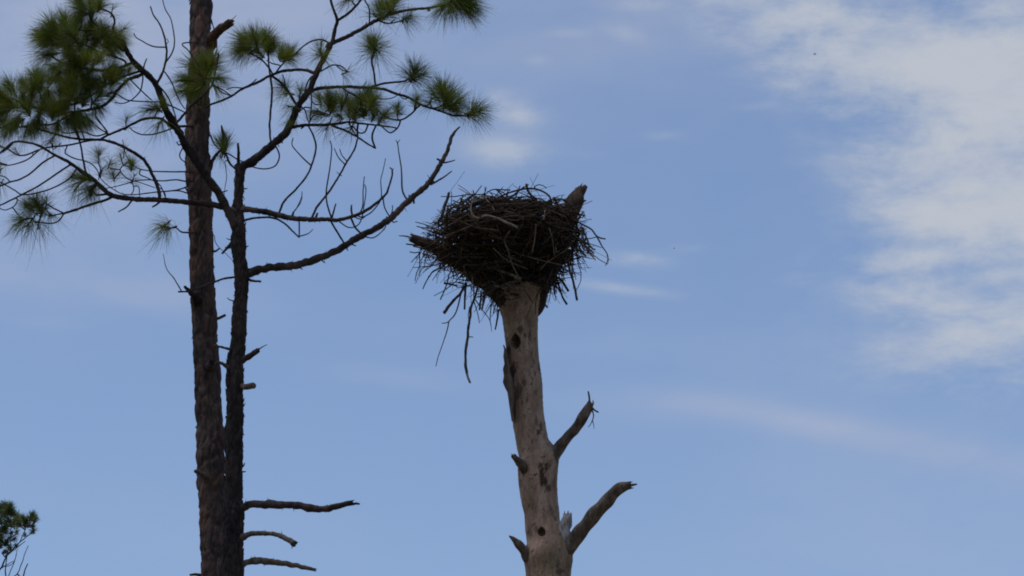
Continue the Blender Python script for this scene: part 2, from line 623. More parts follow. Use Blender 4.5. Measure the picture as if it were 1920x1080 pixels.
def tuft_mesh(d, kind, seed, far=False):
    """one brush of long needles round a shoot that points along d; the needles sag under their own weight"""
    r = random.Random(seed)
    n, spread, curl, sag = KINDS[kind]
    n = int(n * r.uniform(.6, 1.25) * (.45 if far else 1))
    spread += r.uniform(-12, 12)
    shoot = r.uniform(.28, .6)
    width = .019 if far else .0052
    q = d.to_track_quat('Z', 'Y').to_matrix()
    lop = Vector((r.gauss(0, .35), r.gauss(0, .35), 0))       # fuller on one side
    V, F = [], []
    for i in range(n):
        u = r.random() ** 0.8
        base = Vector((0, 0, shoot * u - .1))
        a = r.uniform(0, 2 * math.pi)
        th = R(r.gauss(spread * (1.15 - 0.75 * u), 14))
        th = max(R(3), min(R(122), th))
        radial = (Vector((math.cos(a), math.sin(a), 0)) + lop * .6).normalized()
        e = radial * math.sin(th) + Vector((0, 0, 1)) * math.cos(th)
        ln = r.uniform(0.50, 1.0) * (1.2 if r.random() < .12 else 1.0)
        e = q @ e
        b0 = q @ base
        side = e.cross(Vector((r.uniform(-1, 1), r.uniform(-1, 1), r.uniform(-1, 1)))).normalized()
        bend = Vector((r.uniform(-1, 1), r.uniform(-1, 1), r.uniform(-1, .5))) * curl * ln * .8
        bend += Vector((0, 0, -1)) * sag * ln * r.uniform(.3, 1.1) * (1 - .5 * abs(e.z))
        ww = width * r.uniform(.7, 1.25)
        k = len(V)
        for f, wf_ in ((0, 1), (.5, 1), (1, .25)):
            c = b0 + e * ln * f + bend * f * f
            V.append(c + side * ww * wf_)
            V.append(c - side * ww * wf_)
        F.append((k, k + 1, k + 3, k + 2))
        F.append((k + 2, k + 3, k + 5, k + 4))
    nn = len(F)
    vf = tube([q @ Vector((0, 0, -.12)), q @ Vector((0, 0, shoot * .5)), q @ Vector((0, 0, shoot * 1.05))], [.028, .024, .016], 6)
    merge((V, F), vf)
    me = bpy.data.meshes.new('needle_tuft')
    me.from_pydata([tuple(v) for v in V], [], F)
    me.materials.append(M_NEEDLE_FAR if far else M_NEEDLE)
    me.materials.append(M_BRANCH)
    me.polygons.foreach_set('material_index', [0] * nn + [1] * (len(F) - nn))
    return me


def bark_disp(amp, cell=0.055, stretch=2.5, seed=0.0):
    def f(a, s, p, r):
        q = Vector((p.x / cell, p.y / cell, p.z / (cell * stretch) + seed))
        q += Vector((noise.noise(q * .7), noise.noise(q * .7 + Vector((5, 5, 5))), 0)) * .22
        dd, pp = noise.voronoi(q)
        edge = min(1.0, max(0.0, (dd[1] - dd[0]) / .28))
        h = noise.cell(pp[0] * 3.3)
        return amp * (edge * (0.55 + .7 * abs(h)) - .5 + .35 * noise.noise(q * 3.1))
    return f


def flakes(tree_root, rowsfn, n, material, big=.03, seed=1):
    """loose bark scales lifting off a trunk, too small to pick apart: one part"""
    r = random.Random(seed)
    out = ([], [])
    off = wpos(tree_root)
    for _ in range(n):
        px, py, Y, ww = rowsfn(r.random())
        c, mpp = at(px, py, Y)
        rad = ww * .5 * mpp
        a = r.uniform(0, 2 * math.pi)
        d = Vector((math.cos(a), math.sin(a), 0))
        p = c - off + d * rad * .97
        dirv = (Vector((0, 0, r.choice((-1, -1, 1)))) + d * r.uniform(.15, .8))
        shard(p, dirv, r.uniform(.35, 1) * big, r.uniform(.004, .013), out)
    o = link('bark_flake', out[0], out[1], material, tree_root, smooth=False)
    o['kind'] = 'stuff'
    return o


def trunk(tree, rows, material, amp, sides, name='trunk', cell=.055, ground_w=1.25, attrs=None, disp=None, fine=2.2):
    """rows: (px, py, width px) from the top down; the last visible row is carried down to the ground"""
    rr = [[x, y, tree.Y, ww] for x, y, ww in rows]
    P = smooth_path(rr, fine)
    off = wpos(tree.root)
    cs, rs = [], []
    for x, y, Y, ww in P:
        p, mpp = at(x, y, Y)
        cs.append(p - off)
        rs.append(ww * .5 * mpp)
        tree.nodes.append((x, y, Y, ww, tree.root))
    last, lr = cs[-1].copy(), rs[-1]
    z_ground = -off.z
    n = 60
    for i in range(1, n + 1):
        f = i / n
        z = last.z + (z_ground - 0.25 - last.z) * f
        x = last.x * (1 - f) + 0.0 * f
        flare = 1 + (ground_w - 1) * f + 0.45 * max(0, (f - .93) / .07) ** 2
        cs.append(Vector((x, last.y * (1 - f), z)))
        rs.append(lr * flare)
    d = disp or bark_disp(amp, cell)
    vf = tube(cs, rs, sides, 'flat', d, rough=.05, seed=3)
    o = link(name, vf[0], vf[1], material, tree.root)
    return o, (lambda f: tuple(P[min(len(P) - 1, int(f * len(P)))]))


# ---------------------------------------------------------------- ground (out of view below, where the trees stand)
def ground():
    V, F = [], []
    xs = np.concatenate([-np.geomspace(4000, 8, 26), np.linspace(-6, 6, 5), np.geomspace(8, 4000, 26)])
    for y in xs:
        for x in xs:
            h = 0.25 * noise.noise(Vector((x * .06, y * .06, 0)))
            h *= min(1, math.hypot(x, y) / 6)
            V.append((x, y + 20, h))
    n = len(xs)
    for j in range(n - 1):
        for i in range(n - 1):
            F.append((j * n + i, j * n + i + 1, (j + 1) * n + i + 1, (j + 1) * n + i))
    m, t, b = mat('wiregrass_ground')
    a = tex(t, 'ShaderNodeTexNoise', .8, Detail=8.0, Roughness=.7)
    c = tex(t, 'ShaderNodeTexNoise', 14, Detail=5.0, Roughness=.7)
    col = ramp(t, a.outputs['Fac'], [(0.35, (0.075, 0.070, 0.030)), (0.5, (0.15, 0.12, 0.065)), (0.7, (0.30, 0.24, 0.16))])
    col = mix(t, .6, col, ramp(t, c.outputs['Fac'], [(0.3, (.5, .5, .5)), (.7, (1.3, 1.3, 1.3))]), 'MULTIPLY')
    t.links.new(col, b.inputs['Base Color'])
    o = link('ground', V, F, m)
    o['kind'] = 'structure'


ground()


def ground_z(x, y):
    return 0.0


# ================================================================ big brown pine (behind)
YA = 25.7
rootA = empty('pine_tree', at(404, 1080, YA)[0] * 1.0, 'thick straight brown pine trunk with reddish flaking bark, standing behind the thin dark pine', 'pine tree')
rootA.location.z = 0
TA = Tree(rootA, YA)
rowsA = [(384, -420, 26), (380, -160, 36), (377, 0, 41), (375, 60, 39), (377, 100, 41), (373, 150, 41), (371, 200, 43), (370, 255, 43), (372, 330, 46), (376, 380, 44),
         (376.5, 430, 43), (377.5, 480, 45), (379, 522, 46), (382, 583, 46), (385, 644, 45), (388.5, 705, 49), (390.5, 760, 49),
         (393.5, 811, 50), (395, 887, 53), (397, 933, 50), (401, 994, 50), (404, 1080, 52), (408, 1160, 53)]
trA, rowA = trunk(TA, rowsA, M_BARK_A, 0.016, 96, cell=.075)
flakes(rootA, rowA, 330, M_BARK_A, .044, 2)
TA.limb('broken_stub', '392,88,24 402,66,19 413,55,17 429,44,16', 24, 16, Y1=25.45, material=M_SPLINTER, tip='broken', spikes=.035, label='orange brown splintered stub at the top right of the trunk')
TA.limb('twig', '429,43 443,29', 2.2, 1.0)
TA.limb('broken_stub', '376,573,24 361,552,12 347,538,5', 24, 5, Y1=25.25, tip='broken', spikes=.01, material=M_BARK_B)
TA.limb('broken_stub', '397,471 404,471 411,466', 5, 3, tip='broken', spikes=.01)
TA.limb('broken_stub', '400,600 412,596 422,591', 5.5, 5, tip='broken', spikes=.008)
TA.limb('broken_stub', '398,902,13 380,890,9 367,884,7', 13, 7, Y1=25.4, tip='broken', spikes=.01, material=M_DEAD)
TA.limb('broken_stub', '378,1079 366,1077 357,1078', 7, 4, tip='broken', spikes=.01)
kn = TA.limb('broken_stub', '392,690,20 396,683,15 397,678,9', 20, 9, Y1=25.25, tip='broken', spikes=.01, material=M_BARK_B)

for s, y1, args in (
    ('354,436 340,435 330,427 320,428 308,423', None, (3.4, 2)),
    ('349,322 322,322 287,321 260,316 245,305 235,287 230,262', None, (3.0, 1.6)),
    ('350,340 330,337 305,339 275,337 250,340 235,345 205,352 185,354', None, (3.0, 1.6)),
    ('350,350 327,357 295,360 250,365 225,362 200,346 185,330', None, (3.0, 1.6)),
    ('352,362 337,358 317,358', None, (3.0, 1.8)),
    ('262,327 280,335 300,347 310,370', None, (2.4, 1.6)),
    ('247,340 251,355 245,366', None, (2.4, 2.0)),
    ('260,350 262,370', None, (2.2, 1.6)),
    ('225,318 240,335 262,342 290,352', None, (2.4, 1.6)),
):
    TA.limb('twig', s, *args, Y0=(25.5 if s[:2] == '35' or s[:2] == '34' else None))
TA.limb('twig', '392,252 400,267 410,279', 3.4, 2.6)
TA.limb('branch', '392,318 400,297 415,280', 8, 5)
TA.limb('broken_stub', '420,284,8 422,262,8 418,248,6 415,235,2.5', 8, 3, material=M_DEAD)
TA.limb('twig', '417,283 425,292 430,305 442,317 450,322', 4.2, 3.6)
TA.limb('twig', '420,286 430,289 445,299 458,304', 3, 2.2)
TA.limb('twig', '422,302 425,330 422,350 420,370', 1.7, 1.0)
TA.limb('twig', '400,440 403,452 410,463 424,476 436,488', 1.6, 1.0)
# crossing twigs and the crown patch in front of the trunk
TA.limb('branch', '327,236 337,224 357,200 377,182 397,160 405,128 410,100', 5, 3, Y0=25.3, Y1=25.2)
TA.limb('twig', '392,28 400,50 406,75 407,103', 2.4, 1.6)
TA.limb('twig', '342,82 355,97 370,120 380,150 381,162', 2.6, 1.6, Y0=25.2, Y1=25.3)
TA.limb('twig', '400,160 420,170 435,180', 3, 2)
# the upper crown goes on above the picture
for s, a, b in (('378,-150 330,-230 250,-290 160,-300', 12, 4), ('380,-190 450,-260 540,-280 610,-270', 12, 4), ('382,-330 350,-420 300,-470', 8, 3), ('384,-350 430,-430 480,-470', 8, 3)):
    TA.limb('branch', s, a, b)
for x, y in ((160, -310), (200, -320), (250, -315), (610, -290), (560, -305), (500, -300), (300, -480), (330, -460), (480, -480), (450, -460), (384, -440)):
    TA.tuft(x, y, 42, rng.uniform(-1, 1), 1, 'd')
for t_ in ((368, 128, 46, -.6, 1, 'd'), (385, 140, 44, 0, 1, 'd'), (356, 150, 40, -1, .3, 'd'), (395, 122, 40, .3, 1, 'd'), (372, 165, 38, -.6, -.4, 'd'), (402, 145, 42, 1, .2, 'm'),
           (410, 165, 38, 1, -.6, 's'), (350, 170, 30, -1, -.3, 'm'), (380, 118, 34, -.2, 1, 'd'),
           (316, 428, 46, -1, -.2, 's'), (310, 424, 42, -.8, -1, 's'), (421, 282, 40, 0, 1, 'b'), (419, 284, 38, .3, 1, 'b'), (417, 278, 34, -.6, 1, 'b'), (416, 284, 30, -.3, -1, 's'),
           (370, 304, 22, -.6, .5, 's'), (418, 268, 28, .2, 1, 'm'),
           (185, 297, 32, 0, 1, 'm'), (212, 330, 34, -.2, 1, 'm'), (247, 312, 30, .1, 1, 'm'), (232, 287, 26, 0, 1, 's'), (205, 308, 28, .3, 1, 's'), (250, 335, 30, .4, .8, 's'), (228, 300, 28, -.3, 1, 's')):
    TA.tuft(*t_, dY=(-.35 if t_[1] < 200 else None))

# ================================================================ slim dark pine (front) with every long limb
YB = 25.0
rootB = empty('pine_tree', at(437, 1080, YB)[0], 'slim dark forked pine in front, with long curved limbs and hanging needle tufts', 'pine tree')
rootB.location.z = 0
TB = Tree(rootB, YB)
rowsB = [(447, 308, 13), (449, 320, 17), (449, 345, 17), (447, 370, 17), (447, 400, 19), (447, 430, 24), (446.5, 457, 27), (449.5, 487, 25), (452, 505, 27),
         (452.5, 524, 26), (452.5, 552, 25), (449.5, 583, 27), (448.5, 613, 27), (446, 644, 28), (442, 674, 30), (440, 705, 33), (440.5, 760, 31),
         (439, 811, 34), (438.5, 872, 34), (438, 933, 33), (439, 964, 36), (437.5, 1025, 37), (437, 1080, 38), (436, 1160, 40)]
trB, rowB = trunk(TB, rowsB, M_BARK_B, 0.010, 72, cell=.05)
flakes(rootB, rowB, 420, M_BARK_B, .046, 5)
TB.limb('broken_stub', '447,312 447,300 447,285 446,269', 7, 4.5, tip='broken', spikes=.01)
TL = dict(bow=-.1)
limbL = TB.limb('branch', '446,432,20 434,408,17 425,390,16 414,368,16 400,348,15 387,330,16 375,312,16 362,292,17 350,275,16 341,258,14 332,242,14 317,217,14 305,190,12 290,155,11 265,130,11 252,117,10 240,100,9 232,82,8 222,67,6 212,57,5 215,40,4 210,27,4 200,20,3.5 185,15,3',
                14, Y0=25.0, Y1=24.2, sides=24)
limbLow = TB.limb('branch', '450,402,13 437,396,12 425,391,11 400,384,11 350,379,10 300,375,9.5 250,373,9.5 212,367,9.5 197,357,9 175,337,8 150,319,7 125,302,6 100,289,5 75,274,4.5 50,267,4 25,267,4 0,287,4 -40,310,3',
                  11, Y0=25.0, Y1=24.0, sides=20)
limbR = TB.limb('branch', '449,330,17 455,312,17 474,303,17 498,282,16 518.5,264.5,15 539,243.7,14.5 557.5,202.5,13.5 580,169,12 597,129,11 608,107,10 622,81.6,8 628,56,6.5 632,39,6 627,22,5 622,8,5 615,-20,5 600,-70,4',
                14, Y0=25.0, Y1=24.6, sides=24)
limbM = TB.limb('branch', '448,398,12 456,393,12 483,395,11 512.5,401,11 542,408,10 572,411,9.5 601,411,8.5 631,412.5,7.5 658,406.6,6.5 684,396,6 705,381,5 723,365,4.5 730,347,3.6 735,330,3 735,318,2.6 731,314,2',
                11, Y0=25.0, Y1=24.3)
limbD = TB.limb('branch', '452,522,19 468,512,17 498,503,14.5 527,500,14 557,497,14 589.6,486.6,14 622,475,13 652,457,13 678,442,12.5 708,426,12 732,409.6,12 752.5,389,11.5 776,368,11 797,350,10 815,326.6,9 826.5,306,8.5 838,285,7 846,258.5,6 853,246.7,5 862,238,3',
                14, Y0=25.0, Y1=25.6, sides=24)
DEADL = dict(tip='broken', spikes=.02)
TB.limb('branch', '445,951,24 456,951,19 471,945.5,15 498.6,945.5,16 538,947,14 569,950,15 596,954.7,14 624,951.6,12 648,945,11 660,943,10', 15, Y1=24.7, label='longest and topmost of the three bare broken limbs low on the trunk', **DEADL)
TB.limb('twig', '660,945 668,944 674,945', 5.5, 3.5)
TB.limb('branch', '446,1010,20 456,1007,13 471,1001,10 495.5,1000,9 523,1003.6,9 541,1012.7,10 551,1019,12', 10, Y1=24.6, material=M_DEAD, label='middle broken limb, pale and bent down at its end', **DEADL)
TB.limb('twig', '549,1018 547,1029', 2.6, 1.2, material=M_DEAD)
TB.limb('branch', '446,1062,16 456,1058.6,12 471,1052,12 495.5,1052,13 526,1055.5,11 560,1061.6,9 589,1068,6', 11, Y1=24.9, material=M_LIMB, **DEADL)
TB.limb('broken_stub', '450,678,13 458,673,12 471,665,11 482,658,10', 12, Y1=24.9, **DEADL)
TB.limb('twig', '481,659 491,651 501,646', 3, 1.2)
TB.limb('broken_stub', '450,725,13 458,725,12 475,723,11', 12, Y1=24.8, tip='flat', material=M_LIMB, label='sawn-looking grey stub on the right of the dark trunk')
TB.limb('broken_stub', '466,524,6 472,526,5 488,528,4', 5, Y1=24.9, tip='broken', spikes=.008)
TB.limb('broken_stub', '440,657 428,654 412,650 402,647', 6, 3.5, Y1=24.8, material=M_DEAD)
TB.limb('broken_stub', '436,694 426,688 416,682 406,680', 9, 5, Y1=24.8, material=M_DEAD, tip='broken', spikes=.008)
TB.limb('twig', '444,566 437,564 430,562 426,558', 3, 1.4)
TB.limb('broken_stub', '440,452 430,460 417,475', 7, 4, tip='broken', spikes=.01)
for s in ('438,452 430,449 425,447', '436,462 428,466 422,463', '455,354 464,353.5', '415,361 421,359 427,357', '455,390 459,383', '461,463 466,461', '438,444 434,440', '455,885 461,884', '422,813 417,812', '454,876 459,868'):
    TB.limb('twig', s, 3.4, 1.6, knobs=False)
TB.limb('twig', '436,386 438,378 440,370', 2.6, 1.4)
TB.limb('twig', '441,519.5 422,522 401,529 376,538 358,545.5 346,547 335,547', 4.2, 3.4, Y1=24.5, tip='broken', spikes=.01)
TB.limb('twig', '340,545 331,530 324,519 312,503 306,476', 2.6, 1.0)

# twigs and branches: (owner limb, name, points, w0, w1, options)
TW = [
    # low left limb
    ('branch', '212,368 195,376 175,382 140,394 120,400', 5.5, 4.5), ('twig', '120,400 100,390 85,380', 3.2, 2.4), ('twig', '120,400 110,414 95,419 72,417', 3.2, 2.2),
    ('twig', '120,400 108,402 92,404 78,396', 3, 2.2),
    ('branch', '102,292 80,305 57,325 35,337 15,342 0,349 -25,352', 3.8, 3.0), ('branch', '130,310 100,330 70,350 37,367 0,385 -30,395', 3.8, 3.0),
    ('branch', '142,318 130,335 100,352 72,361 42,365 25,355 7,345 -20,330', 3.2, 2.4), ('twig', '33,374 27,386 10,394 -3,389', 2.6, 1.8),
    ('branch', '160,322 155,295 150,267 135,230 132,210', 4.2, 3.0),
    ('branch', '300,374,7 297,355,7 287,330,6.5 270,300,6 240,280,6 212,267,5.5 187,262,5 150,261,4.5 120,256,4 100,250,4 60,240,3 30,238,2.6', 6, 3),
    ('branch', '342,250,6 322,238,5.5 300,222,5 265,225,5 235,240,4.5 205,252,4.5 187,262,4', 5, 3.6),
    ('twig', '322,241 295,250 270,253 252,247 243,239', 3.2, 2.2), ('branch', '187,261 160,265 130,272 100,275 75,280 50,290 32,290 15,280 -8,271', 3.6, 2.8),
    ('twig', '75,280 55,297 37,305 15,310 -5,306', 3, 2.2), ('twig', '25,267 12,280 -5,290 -20,296', 3.4, 2.6), ('twig', '62,285 60,295 55,296', 2, 1.5),
    ('twig', '125,277 122,287 140,297 160,302 175,310 185,325 185,338', 2.8, 2), ('twig', '18,340 10,332 -5,328', 2.6, 2),
    ('broken_stub', '250,373 236,389 222,397', 4, 2.5), ('broken_stub', '299,378 293,384 286,388', 4.5, 3), ('broken_stub', '207,364 192,365 180,366', 5, 4),
    ('twig', '200,247 190,232 180,218', 3, 2.2), ('twig', '205,252 185,240 172,228', 3, 2.2), ('twig', '200,250 180,255 155,247 125,250 112,243', 3, 2.2),
    ('twig', '150,262 145,248 137,228', 3, 2), ('twig', '158,260 152,244 145,236', 3, 2), ('twig', '97,268 100,280 115,268', 2.4, 1.6),
    ('twig', '303,374 310,370 308,360 300,352', 2.8, 1.8),
    # big left limb
    ('branch', '265,140 240,150 220,170 210,185 190,200 170,205 140,210 100,210 57,200 30,190', 7, 3.5),
    ('branch', '262,133 235,142 217,150 195,162 150,192 100,197 70,190', 5, 3.2),
    ('branch', '250,117 225,127 200,132 175,131 140,125 112,115 96,105', 6, 3.5),
    ('branch', '235,115 215,106 195,100 175,92 150,80', 4.6, 3), ('branch', '230,95 212,75 190,55 172,40 168,25', 5, 3),
    ('branch', '150,80 125,80 100,78', 3, 2.4), ('branch', '190,55 165,58 140,55', 3, 2.4), ('branch', '112,115 110,132 100,150 90,165', 4, 3), ('branch', '100,210 80,190 72,160', 4, 3),
    ('branch', '57,200 40,190 20,185', 3.5, 2.5), ('branch', '140,210 140,190 135,165', 3.5, 2.5), ('branch', '170,205 172,185 165,165', 3.5, 2.5), ('branch', '140,210 100,232 60,235 20,240 -15,238', 4.2, 3),
    ('twig', '180,205 180,220 192,235 202,247', 3.2, 2.4),
    ('branch', '295,155 307,130 312,107 311,82 302,50 287,27 282,12', 5, 2.4), ('twig', '310,89 287,87 267,77 255,70 251,62', 3, 2.0),
    ('twig', '312,115 322,100 327,82 325,57 320,35 310,17 304,-3', 3, 1.8), ('twig', '309,135 322,155 330,175 340,195 347,204', 2.8, 2),
    ('twig', '297,160 315,182 327,212 332,232', 3.2, 2.6), ('twig', '312,195 330,203 352,213', 3.2, 2.4), ('twig', '311,84 316,78 313,72', 1.8, 1.4),
    ('twig', '268,132 271,120 275,110', 3.6, 2.2), ('twig', '268,140 267,155 262,172 247,187 230,194 215,192', 3.0, 2.0), ('twig', '217,175 237,187 262,190 300,191', 2.8, 2.2),
    ('twig', '245,150 265,170 283,187', 2.8, 2.2), ('twig', '344,276 337,289 340,299 351,306', 2.6, 2.2), ('twig', '335,272 331,266', 3, 2),
    # right limb
    ('branch', '632,39 653,25 670,8 677,-3 690,-40', 5.4, 3.6),
    ('branch', '613,86 653,67.5 684,50.6 709,36.6 737.5,25 771,18 799,15.5 827,11 850,8', 8.5, 4),
    ('branch', '614,79 606,75 597,74 580,79 566,89 555,100', 3.6, 3), ('twig', '711,39 722,43 732,43.6 754,39', 3.4, 2.4), ('twig', '732,43.6 740,36', 3, 2),
    ('twig', '692.5,46 693,30 692,15 684,0 680,-14', 3.2, 2.6), ('twig', '682,52 688,42', 3, 1.8),
    ('branch', '589,137,6.5 575,132,6 557.5,131,5.5 529,133.6,5.5 507,142,5 481.5,154.7,5 456,166,4.5 434,180,4.2 415,189,4.2 395,196,4.2 385,202,4', 6, 4),
    ('twig', '512,142 505,128 490,112 470,100', 3.6, 2.8), ('twig', '507,143 504,120 503,92', 3.6, 2.8), ('twig', '514,140 529,121 541,110', 3.6, 2.8), ('twig', '521,121 510,119 500,113', 2.6, 2),
    ('branch', '507,143 510,174 507,211 505.5,239 508,268', 4.4, 4), ('branch', '511,143 535,163 549,186 558,198', 5, 5), ('twig', '535,163 533,150 530,140', 2.8, 2),
    ('twig', '452,167 470,158 481,148', 2.8, 2), ('twig', '434,180 420,175 405,164', 3, 2), ('twig', '481,154 463,164 437,164 425,168', 2.8, 2),
    ('twig', '583,168 584,197 581,225', 3, 2.6), ('branch', '571.5,185 573,165 579,150 586,142', 4, 3), ('twig', '581,229 587,218 600,214 612,218', 3, 2), ('twig', '571,205 576,222 582,236', 2.8, 2), ('twig', '560,210 572,201 583,203', 3, 2.4),
    ('branch', '575,178 590,168 611,164.5 647.5,162.6 687,164.5 718,167 743,176 766,183 791,197 822,207 850,216.5 876,216.5', 7, 3.4),
    ('branch', '692,164.5 723,156 754,153 768,148', 4.6, 3.6), ('branch', '704,161 701,135 697,112.5 701,96', 4, 3.6), ('twig', '677,165 688,152', 2, 1),
    ('twig', '598,135 612,128 624,122 640,124 651,134', 3.2, 2.6), ('twig', '632,124 641,131 650,134', 2.6, 2),
    ('twig', '766,183 760,186 751,182', 2.6, 1.6), ('twig', '791,197 803,197 810,184', 3, 2.2), ('twig', '808,203 820,202 832,197', 3.4, 3), ('twig', '822,205 834,203 842,196', 3, 2.2),
    ('branch', '785,199 780,203 774,211 751.5,225 723,219 706.5,205 681,188 647.5,169 642,163', 3.8, 3), ('twig', '746,224 744,212', 2.8, 2), ('twig', '751,225 746,239 732,249 718,239 712,233.5', 3.4, 2.6),
    ('twig', '695,180 718,185.6 737,183 751,174', 2.6, 1.8), ('twig', '777,206 778,196', 3.4, 3),
    ('branch', '543,240 569,235 619,233.5 653,229 681,232 718,236 746,240.5', 6.5, 2.4), ('branch', '622,234 632,239 647.5,244.7 670,257 690,270 704,278', 4.6, 3),
    ('twig', '671,232 670,245 671,258', 4.4, 3.4), ('twig', '704,237 698,253 699.5,267 704,278', 3.8, 3.8), ('twig', '690,234 684,247.5 673,249 661.5,236', 3.4, 2.6), ('twig', '654,230 662,245 669,255', 3.4, 2.6),
    ('twig', '516,272 524,291 518,309 504,316 486,316 471,312', 3, 2.4),
    ('broken_stub', '524,262 530,268', 4, 2.5), ('broken_stub', '570,237 565,241', 4, 2.5),
    # middle dead limb
    ('branch', '523,400 533,377 554,356 575,330 586.6,303 592.5,276 586.6,252.6 579,238', 4.4, 3.2), ('twig', '582,309 566,294 548,273 549.6,258.5', 3, 2),
    ('branch', '583.6,410 595.5,386 613,365 634,332.6 649,306 663.6,282 671,258.5', 4.6, 3.2), ('twig', '646,308 634,294 626.6,278', 2.6, 1.8), ('twig', '650,302 641,291 637,280', 2.4, 1.8),
    ('branch', '622,411 613,380 612,356 618,318 622,279 619,264', 3.6, 2), ('twig', '619,412 631,433 646,457', 4, 3.6), ('twig', '547,406 551,397 557,389 566,368 566,359', 2.8, 1.4), ('twig', '551,397 562,383 567,370', 2, 1.2),
    ('broken_stub', '622,410 625,398 629.5,383', 4, 2.8), ('broken_stub', '661,404 659,395 659,385', 4.2, 3.2), ('broken_stub', '592,409 595,400', 5, 4), ('broken_stub', '548,405 550,398', 5, 4),
    ('twig', '674,401 680,386 681,353 683,331', 2.8, 1.8), ('twig', '634,413 652,426 668,424 678,409.5 686,362 684,346', 2.6, 1.8),
    ('twig', '657.6,408 666.6,427 680,440.6', 4, 3.6), ('twig', '672,405 680,407 696,398 711,380 715.4,365 714,338.5 720,312 723,297', 2.8, 1.4), ('twig', '718,371 721,389 729,403.6 731,408', 2.6, 2.4),
    ('twig', '665,407 676,411 684,407', 2.6, 1.6), ('twig', '734,322 738,316', 2, 1.2), ('twig', '641,330 635,326 631,322', 2, 1),
    ('branch', '454,414 470,410 483,408 509.6,408 533,418.5 551,436 561,445', 4.6, 3), ('twig', '561,412 561,430 561,444', 3.2, 2.6), ('twig', '562,443 578,438 586.6,430', 2.6, 1.4),
    # long low limb
    ('twig', '765,377 758,366 754,353 752.5,318 747,280 745,266', 3.8, 2), ('twig', '745,268 742,262', 1.8, 1.2), ('twig', '745,268 750,262', 1.8, 1.2), ('broken_stub', '768,374 767,366', 4, 2.4), ('broken_stub', '775,371 776,381', 5, 3.5),
    ('twig', '808,346 826.5,335.5 847,321', 4, 2.2), ('twig', '833,305 843,303 853,300', 3.6, 2), ('broken_stub', '828,303 820,298', 5, 4), ('twig', '685,444 702,445 720,430 724,420', 2.6, 1.8),
    ('twig', '724,412 733,402 736,392 736,385', 2.8, 1.8), ('twig', '732,412 738,417 745,415', 3, 2.2), ('broken_stub', '732,408 724,407', 3.4, 2.4), ('broken_stub', '812,340 811,336', 4, 3),
    ('broken_stub', '601,486 609,493', 3.6, 1.6), ('broken_stub', '560,500 567,505', 3.6, 1.6), ('broken_stub', '650,464 652,470', 3, 1.6), ('broken_stub', '660,458 667,461', 3.4, 2),
    # sprigs that carry the tufts behind the picture's top edge
    ('twig', '690,-30 720,-10 735,5', 3, 2.4), ('twig', '850,8 865,2 880,0', 3.4, 2.4),
]
for name, s, a, b in TW:
    TB.limb(name, s, a, b, parent=None, knobs=(a > 4), tip=('broken' if name == 'broken_stub' else 'point'), spikes=.006)

# pine cone under the upper right limb
cv = ([], [])
cc, mpp = at(804, 19, TB.nearest(804, 15)[0][2])
cc = cc - wpos(rootB)
for i in range(30):
    zf = i / 46
    a = i * 2.399
    rr_ = (math.sin(math.pi * (zf * .86 + .1))) * 4.6 * mpp
    d = Vector((math.cos(a), math.sin(a), -.2))
    shard(cc + Vector((0, 0, (zf - .5) * -8 * mpp)) + d * rr_ * .35, d, rr_ * .75, .006, cv)
link('pine_cone', cv[0], cv[1], M_DEAD, rootB, smooth=False)

